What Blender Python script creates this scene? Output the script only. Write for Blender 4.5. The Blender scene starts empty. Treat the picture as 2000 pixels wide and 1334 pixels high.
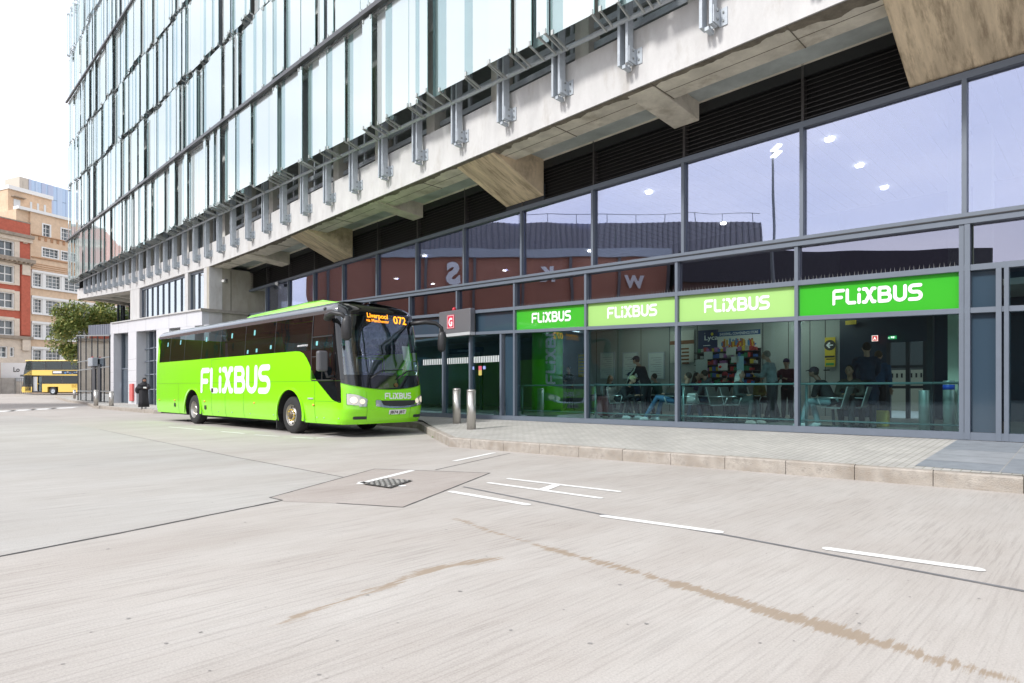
import bpy, bmesh, math, random
from math import sin, cos, pi, sqrt, radians
from mathutils import Vector, noise
random.seed(7)
scn = bpy.context.scene
COL = scn.collection
# ------------------------------------------------------------------ camera
F = 1165.0; HZ = 760.0; CH = 1.25          # focal length and horizon in photo pixels (2000 wide), eye height
cam = bpy.data.cameras.new('camera'); cam.sensor_width = 36; cam.lens = F/2000*36
cam.shift_y = (HZ-667)/2000; cam.clip_end = 2000; cam.clip_start = .05
co = bpy.data.objects.new('camera', cam); COL.objects.link(co)
co.location = (0, 0, CH); co.rotation_euler = (pi/2, 0, 0); scn.camera = co
# ------------------------------------------------------------------ light
SUN_EL = radians(42); SUN_DIR = Vector((-.80, -.60, 0)).normalized()      # horizontal direction towards the sun
w = bpy.data.worlds.new('World'); scn.world = w; w.use_nodes = True
nt = w.node_tree; nt.nodes.clear()
def N(nt, t, **k):
    n = nt.nodes.new(t)
    for a, b in k.items():
        if a.startswith('i_'): n.inputs[int(a[2:])].default_value = b
        else: setattr(n, a, b)
    return n
out = N(nt, 'ShaderNodeOutputWorld'); bg = N(nt, 'ShaderNodeBackground'); bg.inputs[1].default_value = .12
sky = N(nt, 'ShaderNodeTexSky', sky_type='NISHITA', sun_disc=False)
sky.sun_elevation = SUN_EL; sky.sun_rotation = math.atan2(SUN_DIR.x, SUN_DIR.y)
tc = N(nt, 'ShaderNodeTexCoord'); mp = N(nt, 'ShaderNodeMapping'); mp.inputs['Scale'].default_value = (1.2, 1.2, 3.5)
nz = N(nt, 'ShaderNodeTexNoise'); nz.inputs['Scale'].default_value = 1.6; nz.inputs['Detail'].default_value = 6
cr = N(nt, 'ShaderNodeValToRGB'); cr.color_ramp.elements[0].position = .30; cr.color_ramp.elements[1].position = .62
cr.color_ramp.elements[0].color = (.62, .62, .62, 1)
cl = N(nt, 'ShaderNodeValToRGB'); cl.color_ramp.elements[0].color = (6.6, 6.9, 7.8, 1); cl.color_ramp.elements[1].color = (9.6, 9.6, 9.9, 1)
cl.color_ramp.elements[0].position = .35; cl.color_ramp.elements[1].position = .7
mx = N(nt, 'ShaderNodeMix', data_type='RGBA')
L = nt.links.new
L(tc.outputs['Generated'], mp.inputs[0]); L(mp.outputs[0], nz.inputs['Vector']); L(nz.outputs[0], cr.inputs[0]); L(nz.outputs[0], cl.inputs[0])
L(cr.outputs[0], mx.inputs[0]); L(sky.outputs[0], mx.inputs[6]); L(cl.outputs[0], mx.inputs[7])
L(mx.outputs[2], bg.inputs[0]); L(bg.outputs[0], out.inputs[0])
sl = bpy.data.lights.new('sun', 'SUN'); sl.energy = 2.2; sl.angle = radians(9); sl.color = (1, .975, .94)
so = bpy.data.objects.new('sun', sl); COL.objects.link(so)
sd = Vector((SUN_DIR.x*cos(SUN_EL), SUN_DIR.y*cos(SUN_EL), sin(SUN_EL)))
so.rotation_euler = sd.to_track_quat('Z', 'Y').to_euler(); so.location = (-20, -20, 40)
vs = scn.view_settings; vs.view_transform = 'Standard'; vs.look = 'None'; vs.exposure = .73; vs.gamma = 1
scn.render.engine = 'CYCLES'; cy = scn.cycles
cy.use_denoising = True; cy.max_bounces = 8; cy.transparent_max_bounces = 16; cy.diffuse_bounces = 3; cy.glossy_bounces = 4
cy.caustics_reflective = False; cy.caustics_refractive = False; cy.sample_clamp_indirect = 6
# ------------------------------------------------------------------ materials
MATS = {}
def mat(name, col, rough=.6, metal=0, var=0, scale=3, bump=0, bscale=40, emit=0, coat=0, spec=None, stretch=None, stain=None, stain_scale=1.2, lo=.45, hi=.7, warp=0, turn=0):
    """Principled surface; var = noise variation of the colour, stain = (colour, amount) blotches, warp = slow waviness of the normal"""
    if name in MATS: return MATS[name]
    m = bpy.data.materials.new(name); m.use_nodes = True; t = m.node_tree; b = t.nodes['Principled BSDF']; l = t.links.new
    b.inputs['Base Color'].default_value = (*col, 1); b.inputs['Roughness'].default_value = rough; b.inputs['Metallic'].default_value = metal
    if spec is not None: b.inputs['Specular IOR Level'].default_value = spec
    if coat: b.inputs['Coat Weight'].default_value = coat; b.inputs['Coat Roughness'].default_value = .04
    tcn = N(t, 'ShaderNodeTexCoord'); src = tcn.outputs['Object']
    if turn:
        mt = N(t, 'ShaderNodeMapping'); mt.inputs['Rotation'].default_value = (0, 0, turn); l(src, mt.inputs[0]); src = mt.outputs[0]
    if stretch:
        mpn = N(t, 'ShaderNodeMapping'); mpn.inputs['Scale'].default_value = stretch; l(src, mpn.inputs[0]); src = mpn.outputs[0]
    if var or stain:
        n = N(t, 'ShaderNodeTexNoise'); n.inputs['Scale'].default_value = scale; n.inputs['Detail'].default_value = 8; n.inputs['Roughness'].default_value = .65
        l(src, n.inputs['Vector'])
        r = N(t, 'ShaderNodeValToRGB'); r.color_ramp.elements[0].position = .3; r.color_ramp.elements[1].position = .7
        r.color_ramp.elements[0].color = (*[c*(1-var) for c in col], 1); r.color_ramp.elements[1].color = (*[min(1, c*(1+var)) for c in col], 1)
        l(n.outputs[0], r.inputs[0]); res = r.outputs[0]
        if stain:
            n2 = N(t, 'ShaderNodeTexNoise'); n2.inputs['Scale'].default_value = stain_scale; n2.inputs['Detail'].default_value = 9; n2.inputs['Roughness'].default_value = .7
            l(src, n2.inputs['Vector'])
            r2 = N(t, 'ShaderNodeValToRGB'); r2.color_ramp.elements[0].position = lo; r2.color_ramp.elements[1].position = hi
            r2.color_ramp.elements[0].color = (0, 0, 0, 1); r2.color_ramp.elements[1].color = (stain[1],)*3+(1,)
            l(n2.outputs[0], r2.inputs[0])
            mm = N(t, 'ShaderNodeMix', data_type='RGBA'); l(r2.outputs[0], mm.inputs[0]); l(res, mm.inputs[6]); mm.inputs[7].default_value = (*stain[0], 1); res = mm.outputs[2]
        l(res, b.inputs['Base Color'])
    if bump or warp:
        n3 = N(t, 'ShaderNodeTexNoise'); n3.inputs['Scale'].default_value = bscale; n3.inputs['Detail'].default_value = 1 if warp else 6
        l(src, n3.inputs['Vector'])
        bn = N(t, 'ShaderNodeBump'); bn.inputs['Strength'].default_value = warp or bump; bn.inputs['Distance'].default_value = .02
        l(n3.outputs[0], bn.inputs['Height']); l(bn.outputs[0], b.inputs['Normal'])
    if emit:
        b.inputs['Emission Color'].default_value = (*col, 1); b.inputs['Emission Strength'].default_value = emit
    MATS[name] = m; return m
def glass(name, tint, refl_col, refl, fres=.6, rough=.0, warp=.02, bscale=.7, body=None, body_amt=0):
    """flat architectural glass: tinted see-through mixed with a reflection, optionally with a printed (diffuse) body"""
    if name in MATS: return MATS[name]
    m = bpy.data.materials.new(name); m.use_nodes = True; t = m.node_tree; t.nodes.clear(); l = t.links.new
    o = N(t, 'ShaderNodeOutputMaterial'); tr = N(t, 'ShaderNodeBsdfTransparent'); tr.inputs[0].default_value = (*tint, 1)
    g = N(t, 'ShaderNodeBsdfGlossy'); g.inputs[0].default_value = (*refl_col, 1); g.inputs['Roughness'].default_value = rough
    lw = N(t, 'ShaderNodeLayerWeight'); lw.inputs[0].default_value = .35
    ma = N(t, 'ShaderNodeMath', operation='MULTIPLY_ADD'); ma.inputs[1].default_value = fres; ma.inputs[2].default_value = refl; ma.use_clamp = True
    l(lw.outputs['Fresnel'], ma.inputs[0])
    base = tr.outputs[0]
    if body:
        df = N(t, 'ShaderNodeBsdfDiffuse'); df.inputs[0].default_value = (*body, 1)
        tl = N(t, 'ShaderNodeBsdfTranslucent'); tl.inputs[0].default_value = (*body, 1)
        ad = N(t, 'ShaderNodeMixShader'); ad.inputs[0].default_value = .35; l(df.outputs[0], ad.inputs[1]); l(tl.outputs[0], ad.inputs[2])
        mb = N(t, 'ShaderNodeMixShader'); mb.inputs[0].default_value = body_amt; l(base, mb.inputs[1]); l(ad.outputs[0], mb.inputs[2]); base = mb.outputs[0]
    ms = N(t, 'ShaderNodeMixShader'); l(ma.outputs[0], ms.inputs[0]); l(base, ms.inputs[1]); l(g.outputs[0], ms.inputs[2]); l(ms.outputs[0], o.inputs[0])
    if warp:
        tcn = N(t, 'ShaderNodeTexCoord'); n3 = N(t, 'ShaderNodeTexNoise'); n3.inputs['Scale'].default_value = bscale; n3.inputs['Detail'].default_value = 1
        l(tcn.outputs['Object'], n3.inputs['Vector'])
        bn = N(t, 'ShaderNodeBump'); bn.inputs['Strength'].default_value = 1; bn.inputs['Distance'].default_value = warp
        l(n3.outputs[0], bn.inputs['Height']); l(bn.outputs[0], g.inputs['Normal'])
    MATS[name] = m; return m
# ------------------------------------------------------------------ object helpers
OFF = {}
def V(*a): return Vector(a)
def tag(o, label=None, cat=None, group=None, kind=None):
    if label: o['label'] = label
    if cat: o['category'] = cat
    if group: o['group'] = group
    if kind: o['kind'] = kind
    return o
def thing(name, label, cat, loc=(0, 0, 0), group=None, rotz=0):
    o = bpy.data.objects.new(name, None); COL.objects.link(o); o.empty_display_size = .3
    o.location = loc; o.rotation_euler = (0, 0, rotz)
    if rotz == 0: OFF[o.name] = Vector(loc)
    return tag(o, label, cat, group)
class MB:
    def __init__(s): s.v = []; s.f = []; s.m = []; s.sm = []
    def add(s, vs, fs, mi=0, smooth=False):
        b = len(s.v); s.v += [Vector(p) for p in vs]
        for f in fs: s.f.append([i+b for i in f]); s.m.append(mi); s.sm.append(smooth)
        return s
    def hexa(s, p, mi=0):      # 8 corners: bottom 4 then top 4
        return s.add(p, [(0, 3, 2, 1), (4, 5, 6, 7), (0, 1, 5, 4), (1, 2, 6, 5), (2, 3, 7, 6), (3, 0, 4, 7)], mi)
    def box(s, x0, x1, y0, y1, z0, z1, mi=0, fr=None):
        g = fr or (lambda a, b, c: Vector((a, b, c)))
        return s.hexa([g(x0, y0, z0), g(x1, y0, z0), g(x1, y1, z0), g(x0, y1, z0), g(x0, y0, z1), g(x1, y0, z1), g(x1, y1, z1), g(x0, y1, z1)], mi)
    def quad(s, a, b, c, d, mi=0): return s.add([a, b, c, d], [(0, 1, 2, 3)], mi)
    def tube(s, pts, r, n=8, mi=0, cap=True, smooth=True, sq=1):
        pts = [Vector(p) for p in pts]; rs = r if isinstance(r, (list, tuple)) else [r]*len(pts)
        base = len(s.v); up = None
        for i, p in enumerate(pts):
            d = (pts[min(i+1, len(pts)-1)]-pts[max(i-1, 0)]).normalized()
            if up is None: up = Vector((0, 0, 1)) if abs(d.z) < .9 else Vector((1, 0, 0))
            a = d.cross(up).normalized(); up = a.cross(d).normalized()
            for k in range(n):
                t = 2*pi*k/n; s.v.append(p+(a*cos(t)+up*sin(t)*sq)*rs[i])
        for i in range(len(pts)-1):
            for k in range(n):
                k2 = (k+1) % n
                s.f.append([base+i*n+k, base+i*n+k2, base+(i+1)*n+k2, base+(i+1)*n+k]); s.m.append(mi); s.sm.append(smooth)
        if cap:
            s.f.append([base+k for k in range(n)][::-1]); s.m.append(mi); s.sm.append(False)
            e = base+(len(pts)-1)*n; s.f.append([e+k for k in range(n)]); s.m.append(mi); s.sm.append(False)
        return s
    def lathe(s, prof, c=(0, 0, 0), n=24, mi=0, axis='z', smooth=True, cap=True):     # prof: (radius, height)
        c = Vector(c); base = len(s.v)
        for (r, h) in prof:
            for k in range(n):
                t = 2*pi*k/n; a, b = r*cos(t), r*sin(t)
                s.v.append(c+(Vector((a, b, h)) if axis == 'z' else Vector((a, h, b)) if axis == 'y' else Vector((h, a, b))))
        for i in range(len(prof)-1):
            for k in range(n):
                k2 = (k+1) % n; s.f.append([base+i*n+k, base+i*n+k2, base+(i+1)*n+k2, base+(i+1)*n+k]); s.m.append(mi); s.sm.append(smooth)
        for e, rv in ((0, True), (len(prof)-1, False)):
            if cap and prof[e][0] > 1e-4: s.f.append([base+e*n+k for k in range(n)][::(-1 if rv else 1)]); s.m.append(mi); s.sm.append(False)
        return s
    def ball(s, c, r, n=12, mi=0):
        rx, ry, rz = r if isinstance(r, (tuple, list)) else (r, r, r); c = Vector(c); base = len(s.v); m = n//2
        for i in range(m+1):
            a = pi*i/m
            for k in range(n): t = 2*pi*k/n; s.v.append(c+Vector((rx*sin(a)*cos(t), ry*sin(a)*sin(t), rz*cos(a))))
        for i in range(m):
            for k in range(n):
                k2 = (k+1) % n; s.f.append([base+i*n+k, base+(i+1)*n+k, base+(i+1)*n+k2, base+i*n+k2]); s.m.append(mi); s.sm.append(True)
        return s
    def mesh(s, name, mats, off=None, recalc=True):
        me = bpy.data.meshes.new(name); vv = [tuple(p-off) for p in s.v] if off is not None else [tuple(p) for p in s.v]
        me.from_pydata(vv, [], s.f)
        for m in (mats if isinstance(mats, (list, tuple)) else [mats]): me.materials.append(m)
        for p, mi, sm in zip(me.polygons, s.m, s.sm): p.material_index = mi; p.use_smooth = sm
        if recalc:
            bm = bmesh.new(); bm.from_mesh(me); bmesh.ops.remove_doubles(bm, verts=bm.verts, dist=1e-5)
            bmesh.ops.recalc_face_normals(bm, faces=bm.faces); bm.to_mesh(me); bm.free()
        me.update(); return me
    def build(s, name, mats, parent=None, bevel=0, recalc=True, at=None):
        off = OFF.get(parent.name) if parent is not None else (Vector(at) if at is not None else None)
        o = bpy.data.objects.new(name, s.mesh(name, mats, off, recalc)); COL.objects.link(o)
        if parent is not None:
            o.parent = parent
            if off is not None: OFF[o.name] = off
        elif at is not None: o.location = at; OFF[o.name] = Vector(at)
        if bevel:
            b = o.modifiers.new('bevel', 'BEVEL'); b.width = bevel; b.segments = 2; b.limit_method = 'ANGLE'
        return o
def struct(o, label=None): return tag(o, label, kind='structure')
def copy_tree(o, parent=None):
    c = o.copy(); COL.objects.link(c)
    if parent is not None: c.parent = parent
    for ch in list(o.children): copy_tree(ch, c)
    return c
def px(x, y, Y): return Vector(((x-1000)/F*Y, Y, CH+(HZ-y)/F*Y))          # photo pixel at depth Y
def gz(x, y, z=0.0):                                                       # photo pixel on a level plane
    Y = (CH-z)*F/(y-HZ); return Vector(((x-1000)/F*Y, Y, z))
class Plane:
    """vertical facade whose horizontal lines vanish at pixel v; c = depth * |px - v| of its face; o counts metres out towards the camera"""
    def __init__(s, v, c, px0):
        s.v, s.c = v, c; Y = c/abs(px0-v); s.O = Vector(((px0-1000)/F*Y, Y, 0))
        u = Vector((v-1000, F, 0)).normalized(); s.u = u
        n = Vector((u.y, -u.x, 0)); n = n if (-s.O).dot(n) > 0 else -n; s.n = n; s.D = (-s.O).dot(n)
    def Y(s, x, o=0): return s.c*(1-o/s.D)/abs(x-s.v)
    def s_(s, x, o=0): Y = s.Y(x, o); return (Vector(((x-1000)/F*Y, Y, 0))-s.O).dot(s.u)
    def z(s, x, y, o=0): return CH+(HZ-y)/F*s.Y(x, o)
    def w(s, a, o, z): return s.O+s.u*a+s.n*o+Vector((0, 0, z))
    def at(s, x, y, o=0): return s.w(s.s_(x, o), o, s.z(x, y, o))
P = Plane(-150, 21000, 1880)
TILT = .0352                                  # window bands climb this much per metre going away
def fw(s, o, z): return P.w(s, o, z)
# ------------------------------------------------------------------ 2-D shapes: signed distance -> clean polygons
def sdf_mesh(fn, x0, x1, y0, y1, st, mapf, mb, mi=0):
    nx, ny = int((x1-x0)/st)+2, int((y1-y0)/st)+2
    g = [[fn(x0+i*st, y0+j*st) for j in range(ny)] for i in range(nx)]
    cache = {}
    def vtx(k, p):
        if k not in cache: cache[k] = len(mb.v); mb.v.append(mapf(*p))
        return cache[k]
    for i in range(nx-1):
        for j in range(ny-1):
            c = [(i, j), (i+1, j), (i+1, j+1), (i, j+1)]; vals = [g[a][b] for a, b in c]
            if all(v > 0 for v in vals): continue
            poly = []
            for k in range(4):
                a, b = c[k], c[(k+1) % 4]; va, vb = vals[k], vals[(k+1) % 4]
                if va <= 0: poly.append(vtx(a, (x0+a[0]*st, y0+a[1]*st)))
                if (va <= 0) != (vb <= 0):
                    t = va/(va-vb); kk = (min(a, b), max(a, b))
                    poly.append(vtx(kk, (x0+(a[0]+(b[0]-a[0])*t)*st, y0+(a[1]+(b[1]-a[1])*t)*st)))
            if len(poly) > 2: mb.f.append(poly); mb.m.append(mi); mb.sm.append(False)
def seg(px_, py_, a, b):
    ax, ay = a; bx, by = b; dx, dy = bx-ax, by-ay; L2 = dx*dx+dy*dy
    t = 0 if L2 == 0 else max(0, min(1, ((px_-ax)*dx+(py_-ay)*dy)/L2))
    return math.hypot(px_-ax-t*dx, py_-ay-t*dy)
def logo():
    """heavy rounded capitals: F L i X B U S, height 1"""
    g = []; r = .105
    def arc(cx, cy, rx, ry, a0, a1, n=8): return [(cx+rx*cos(radians(a0+(a1-a0)*i/n)), cy+ry*sin(radians(a0+(a1-a0)*i/n))) for i in range(n+1)]
    x = .1
    g += [[(x, .1), (x, .8), (x+.1, .9), (x+.62, .9)], [(x, .47), (x+.5, .47)]]; x += .88
    g += [[(x, .9), (x, .2), (x+.1, .1), (x+.46, .1)]]; x += .74
    g += [[(x, .1), (x, .58)], [(x, .88), (x, .9)]]; x += .27
    g += [[(x, .9), (x+.16, .9), (x+.56, .1), (x+.68, .1)], [(x+.68, .9), (x+.54, .9), (x+.14, .1), (x, .1)]]; x += .96
    g += [[(x, .1), (x, .9), (x+.38, .9)]+arc(x+.38, .71, .19, .19, 90, -90)+[(x+.1, .52)], [(x+.38, .52)]+arc(x+.42, .31, .21, .21, 90, -90)+[(x, .1)]]; x += .90
    g += [[(x, .9), (x, .35)]+arc(x+.29, .35, .29, .25, 180, 360)+[(x+.58, .9)]]; x += .84
    g += [[(x+.58, .9), (x+.2, .9)]+arc(x+.2, .71, .2, .19, 90, 270)+[(x+.4, .52)]+arc(x+.4, .31, .21, .21, 90, -90)+[(x, .1)]]; x += .70
    segs = [(a, b) for pl in g for a, b in zip(pl, pl[1:])]
    def fn(X, Y): return min(seg(X, Y, a, b) for a, b in segs if abs(X-(a[0]+b[0])/2) < .75)-r if 0 < X < x+.1 else 1
    return fn, x
LOGO, LOGOW = logo()
LOGO_PTS = MB(); sdf_mesh(lambda a, b: LOGO(a, b), -.04, LOGOW+.04, -.04, 1.04, .035, lambda a, b: Vector((a, b, 0)), LOGO_PTS)
def put_logo(mb, mapf, x0, z0, wdt, hgt, mi=0):
    b = len(mb.v)
    for p in LOGO_PTS.v: mb.v.append(mapf(x0+p.x/LOGOW*wdt, z0+p.y*hgt))
    for f in LOGO_PTS.f: mb.f.append([i+b for i in f]); mb.m.append(mi); mb.sm.append(False)
def text_into(mb, body, mapf, x0, z0, h, w=None, mi=0, bold=0, center=False):
    cu = bpy.data.curves.new('lettering', 'FONT'); cu.body = body; cu.size = 1; cu.fill_mode = 'FRONT'; cu.offset = bold; cu.resolution_u = 3
    ob = bpy.data.objects.new('lettering', cu); me = bpy.data.meshes.new_from_object(ob)
    xs = [v.co.x for v in me.vertices]; ys = [v.co.y for v in me.vertices]
    sx = h/.72 if w is None else w/(max(xs)-min(xs)); sy = h/.72; mnx = min(xs)
    if center: x0 -= (max(xs)-min(xs))*sx/2
    b = len(mb.v)
    for v in me.vertices: mb.v.append(mapf(x0+(v.co.x-mnx)*sx, z0+v.co.y*sy))
    for f in me.polygons: mb.f.append([i+b for i in f.vertices]); mb.m.append(mi); mb.sm.append(False)
    bpy.data.objects.remove(ob); bpy.data.curves.remove(cu); bpy.data.meshes.remove(me)
# ================================================================== GROUND
def rise(X, Y): return .62*max(0, min(1, (Y-56)/20))
UA = math.atan2(P.u.y, P.u.x)
def road_mat(name, col, stained=None):
    m = bpy.data.materials.new(name); m.use_nodes = True; t = m.node_tree; b = t.nodes['Principled BSDF']; l = t.links.new
    tcn = N(t, 'ShaderNodeTexCoord'); rot = N(t, 'ShaderNodeMapping'); rot.inputs['Rotation'].default_value = (0, 0, -UA); l(tcn.outputs['Object'], rot.inputs[0])
    def noi(sc, det, rough=.6, stretch=None, srcn=rot):
        n = N(t, 'ShaderNodeTexNoise'); n.inputs['Scale'].default_value = sc; n.inputs['Detail'].default_value = det; n.inputs['Roughness'].default_value = rough
        if stretch:
            mm = N(t, 'ShaderNodeMapping'); mm.inputs['Scale'].default_value = stretch; l(srcn.outputs[0], mm.inputs[0]); l(mm.outputs[0], n.inputs['Vector'])
        else: l(srcn.outputs[0], n.inputs['Vector'])
        return n
    def ramp(src, p0, p1, c0, c1):
        r = N(t, 'ShaderNodeValToRGB'); r.color_ramp.elements[0].position = p0; r.color_ramp.elements[1].position = p1
        r.color_ramp.elements[0].color = (*c0, 1); r.color_ramp.elements[1].color = (*c1, 1); l(src.outputs[0], r.inputs[0]); return r.outputs[0]
    def mul(a, bb, f=1.0):
        x = N(t, 'ShaderNodeMix', data_type='RGBA', blend_type='MULTIPLY'); x.inputs[0].default_value = f; l(a, x.inputs[6]); l(bb, x.inputs[7]); return x.outputs[2]
    base = ramp(noi(.16, 6), .3, .7, [c*.93 for c in col], [c*1.05 for c in col])
    blotch = ramp(noi(.9, 8, .7, (1, .35, 1)), .35, .7, (.83, .80, .78), (1, 1, 1))
    grain = ramp(noi(90, 4, .8), .35, .62, (.80, .80, .80), (1.0, 1.0, 1.0))
    tine = noi(1, 3, .6, (42, 1.3, 1)); tcol = ramp(tine, .36, .52, (.835, .83, .825), (1, 1, 1))
    tmask = ramp(noi(.35, 4), .35, .6, (.35, .35, .35), (1, 1, 1))
    pit = ramp(noi(24, 5, .85, (1, .45, 1)), .30, .40, (.45, .44, .43), (1, 1, 1))
    pmask = ramp(noi(.6, 3), .45, .65, (0, 0, 0), (1, 1, 1))
    c = mul(mul(base, blotch), grain)
    x = N(t, 'ShaderNodeMix', data_type='RGBA', blend_type='MULTIPLY'); l(tmask, x.inputs[0]); l(c, x.inputs[6]); l(tcol, x.inputs[7])
    y = N(t, 'ShaderNodeMix', data_type='RGBA', blend_type='MULTIPLY'); l(pmask, y.inputs[0]); l(x.outputs[2], y.inputs[6]); l(pit, y.inputs[7])
    res = y.outputs[2]
    if stained:                                # mud dragged by tyres: strongest where attribute 'edge' (distance past the stain's rim) is negative, torn along the grooves
        at = N(t, 'ShaderNodeAttribute', attribute_name='edge')
        def plus(a_, n_, k_):
            m1 = N(t, 'ShaderNodeMath', operation='SUBTRACT'); l(n_.outputs[0], m1.inputs[0]); m1.inputs[1].default_value = .5
            m2 = N(t, 'ShaderNodeMath', operation='MULTIPLY_ADD'); l(m1.outputs[0], m2.inputs[0]); m2.inputs[1].default_value = k_; l(a_, m2.inputs[2]); return m2.outputs[0]
        v = plus(plus(plus(at.outputs['Fac'], noi(1, 3, .7, (40, 2.2, 1)), .26), noi(2.2, 5, .7), .24), noi(22, 3, .7, (1, .5, 1)), .07)
        mr = N(t, 'ShaderNodeMapRange'); mr.inputs['From Min'].default_value = .022; mr.inputs['From Max'].default_value = -.022; mr.inputs['To Min'].default_value = 0; mr.inputs['To Max'].default_value = .8; l(v, mr.inputs['Value'])
        z_ = N(t, 'ShaderNodeMix', data_type='RGBA'); l(mr.outputs[0], z_.inputs[0]); l(res, z_.inputs[6]); z_.inputs[7].default_value = (*stained, 1); res = z_.outputs[2]
    l(res, b.inputs['Base Color']); b.inputs['Roughness'].default_value = .85
    bn = N(t, 'ShaderNodeBump'); bn.inputs['Strength'].default_value = .35; bn.inputs['Distance'].default_value = .012; l(tine.outputs[0], bn.inputs['Height']); l(bn.outputs[0], b.inputs['Normal'])
    return m
M_ROAD = road_mat('tined_concrete', (.50, .474, .444)); M_ROAD2 = road_mat('old_concrete', (.48, .468, .445)); M_PATCH = road_mat('pinkish_concrete', (.445, .405, .375))
mb = MB(); xs = [-1500, -500, -200, -120, -80]+[x for x in range(-60, 61, 4)]+[80, 120, 200, 500, 1500]
ys = [-1500, -300, -100, -60, -40, -20, 0]+[y for y in range(4, 100, 4)]+[120, 160, 220, 400, 700, 1600]
mb.add([V(x, y, rise(x, y)) for y in ys for x in xs], [(j*len(xs)+i, j*len(xs)+i+1, (j+1)*len(xs)+i+1, (j+1)*len(xs)+i) for j in range(len(ys)-1) for i in range(len(xs)-1)])
struct(mb.build('road', M_ROAD), 'pale tined concrete bus station roadway')
# ---- sheets laid on the road, traced as photo pixels on the level ground
def worn(name, col, sc, lo, hi, stretch=(1, 1, 1), var=.1):
    m = mat(name, col, .8, var=var, scale=7); t = m.node_tree; l = t.links.new; o = next(n for n in t.nodes if n.type == 'OUTPUT_MATERIAL'); b = t.nodes['Principled BSDF']
    tr = N(t, 'ShaderNodeBsdfTransparent'); ms = N(t, 'ShaderNodeMixShader'); tcn = N(t, 'ShaderNodeTexCoord'); rot = N(t, 'ShaderNodeMapping'); rot.inputs['Rotation'].default_value = (0, 0, -UA)
    m2 = N(t, 'ShaderNodeMapping'); m2.inputs['Scale'].default_value = stretch; l(tcn.outputs['Object'], rot.inputs[0]); l(rot.outputs[0], m2.inputs[0])
    n = N(t, 'ShaderNodeTexNoise'); n.inputs['Scale'].default_value = sc; n.inputs['Detail'].default_value = 5; n.inputs['Roughness'].default_value = .75; l(m2.outputs[0], n.inputs['Vector'])
    rp = N(t, 'ShaderNodeValToRGB'); rp.color_ramp.elements[0].position = lo; rp.color_ramp.elements[1].position = hi; l(n.outputs[0], rp.inputs[0])
    l(rp.outputs[0], ms.inputs[0]); l(tr.outputs[0], ms.inputs[1]); l(b.outputs[0], ms.inputs[2]); l(ms.outputs[0], o.inputs[0]); return m
M_PAINT = worn('road_paint', (.72, .72, .70), 26, .22, .42)
M_SEAM = mat('joint_sealant', (.06, .06, .06), .8, var=.3); M_SEAM2 = mat('grey_sealant', (.16, .16, .165), .7, var=.2)
def poly(pts, z): return [gz(x, y, 0)+V(0, 0, z) for x, y in pts]
def sheet(name, pts, z, m, label=None):
    return struct(MB().add(poly(pts, z), [tuple(range(len(pts)))]).build(name, m), label)
# the older, cooler slabs left of the long transverse joint
sheet('road_slab', [(-420, 1172), (0, 1086), (552, 976), (527, 972), (732, 916), (670, 932), (465, 894), (195, 839), (60, 812), (-500, 812)], .001, M_ROAD2, 'greyer older concrete slabs left of the joint')
sheet('road_patch', [(555, 980), (527, 972), (732, 916), (957, 924), (787, 991), (657, 983)], .002, M_PATCH, 'pinkish concrete repair patch around the drain')
def line(pts, wd, z, mb, jag=0, seed=0):
    """ribbon of width wd (metres) through photo points on the ground, in short pieces with a slightly ragged edge"""
    w_ = [gz(x, y, 0) for x, y in pts]; out_ = []
    for a, b in zip(w_, w_[1:]):
        n = max(1, int((b-a).length/.12)) if jag else 1
        out_ += [a+(b-a)*i/n for i in range(n)]
    out_.append(w_[-1]); vs_ = []
    for i, p in enumerate(out_):
        d = (out_[min(i+1, len(out_)-1)]-out_[max(i-1, 0)]).normalized(); q = V(-d.y, d.x, 0)
        j1 = 1+jag*noise.noise(V(i*.7, seed, 0)); j2 = 1+jag*noise.noise(V(i*.7, seed+9, 0))
        vs_ += [p+q*wd/2*j1+V(0, 0, z), p-q*wd/2*j2+V(0, 0, z)]
    mb.add(vs_, [(2*i, 2*i+1, 2*i+3, 2*i+2) for i in range(len(out_)-1)])
mb = MB()
line([(-420, 1172), (0, 1087), (262, 1036), (552, 977.5)], .035, .003, mb, .8, 1)
line([(552, 977.5), (527, 972), (732, 916), (957, 924), (787, 991), (657, 983)], .022, .0033, mb, .7, 2)
line([(195, 839), (465, 894), (670, 932)], .016, .003, mb, .9, 3)
line([(850, 918), (996, 885.5)], .018, .003, mb, .8, 4)
struct(mb.build('road_joint', M_SEAM), 'thin dark joints between the concrete slabs')
mb = MB(); line([(905, 951), (1035, 977), (1175, 1005), (1415, 1045), (2000, 1155), (2500, 1249)], .04, .0037, mb, .25, 5)
struct(mb.build('road_joint', M_SEAM2), 'grey sealed joint running along the bus lane')
def quadp(mb, pts, z=.0045): mb.add(poly(pts, z), [tuple(range(len(pts)))])
mb = MB()
def dash(a, b, wd):
    p, q = gz(*a), gz(*b); d = (q-p).normalized(); s = V(-d.y, d.x, 0)*wd/2; e = V(0, 0, .005); r = wd*.3
    mb.add([p+s+d*r+e, p+s*.5+e, p-s*.5+e, p-s+d*r+e, q-s-d*r+e, q-s*.5+e, q+s*.5+e, q+s-d*r+e], [tuple(range(8))])
dash((1172, 1007.5), (1413, 1041), .10); dash((1606, 1071), (1925, 1115), .10); dash((877, 960), (1035, 987), .10)
dash((990, 935), (1213, 961), .09); dash((952, 943), (1177, 974), .09); dash((886, 901), (966, 884.5), .10)
quadp(mb, [(1048, 957), (1082, 945.5), (1098, 947), (1066, 959.5)])
dash((700, 946), (806, 919), .11); dash((700, 942), (792, 950), .10)
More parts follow.
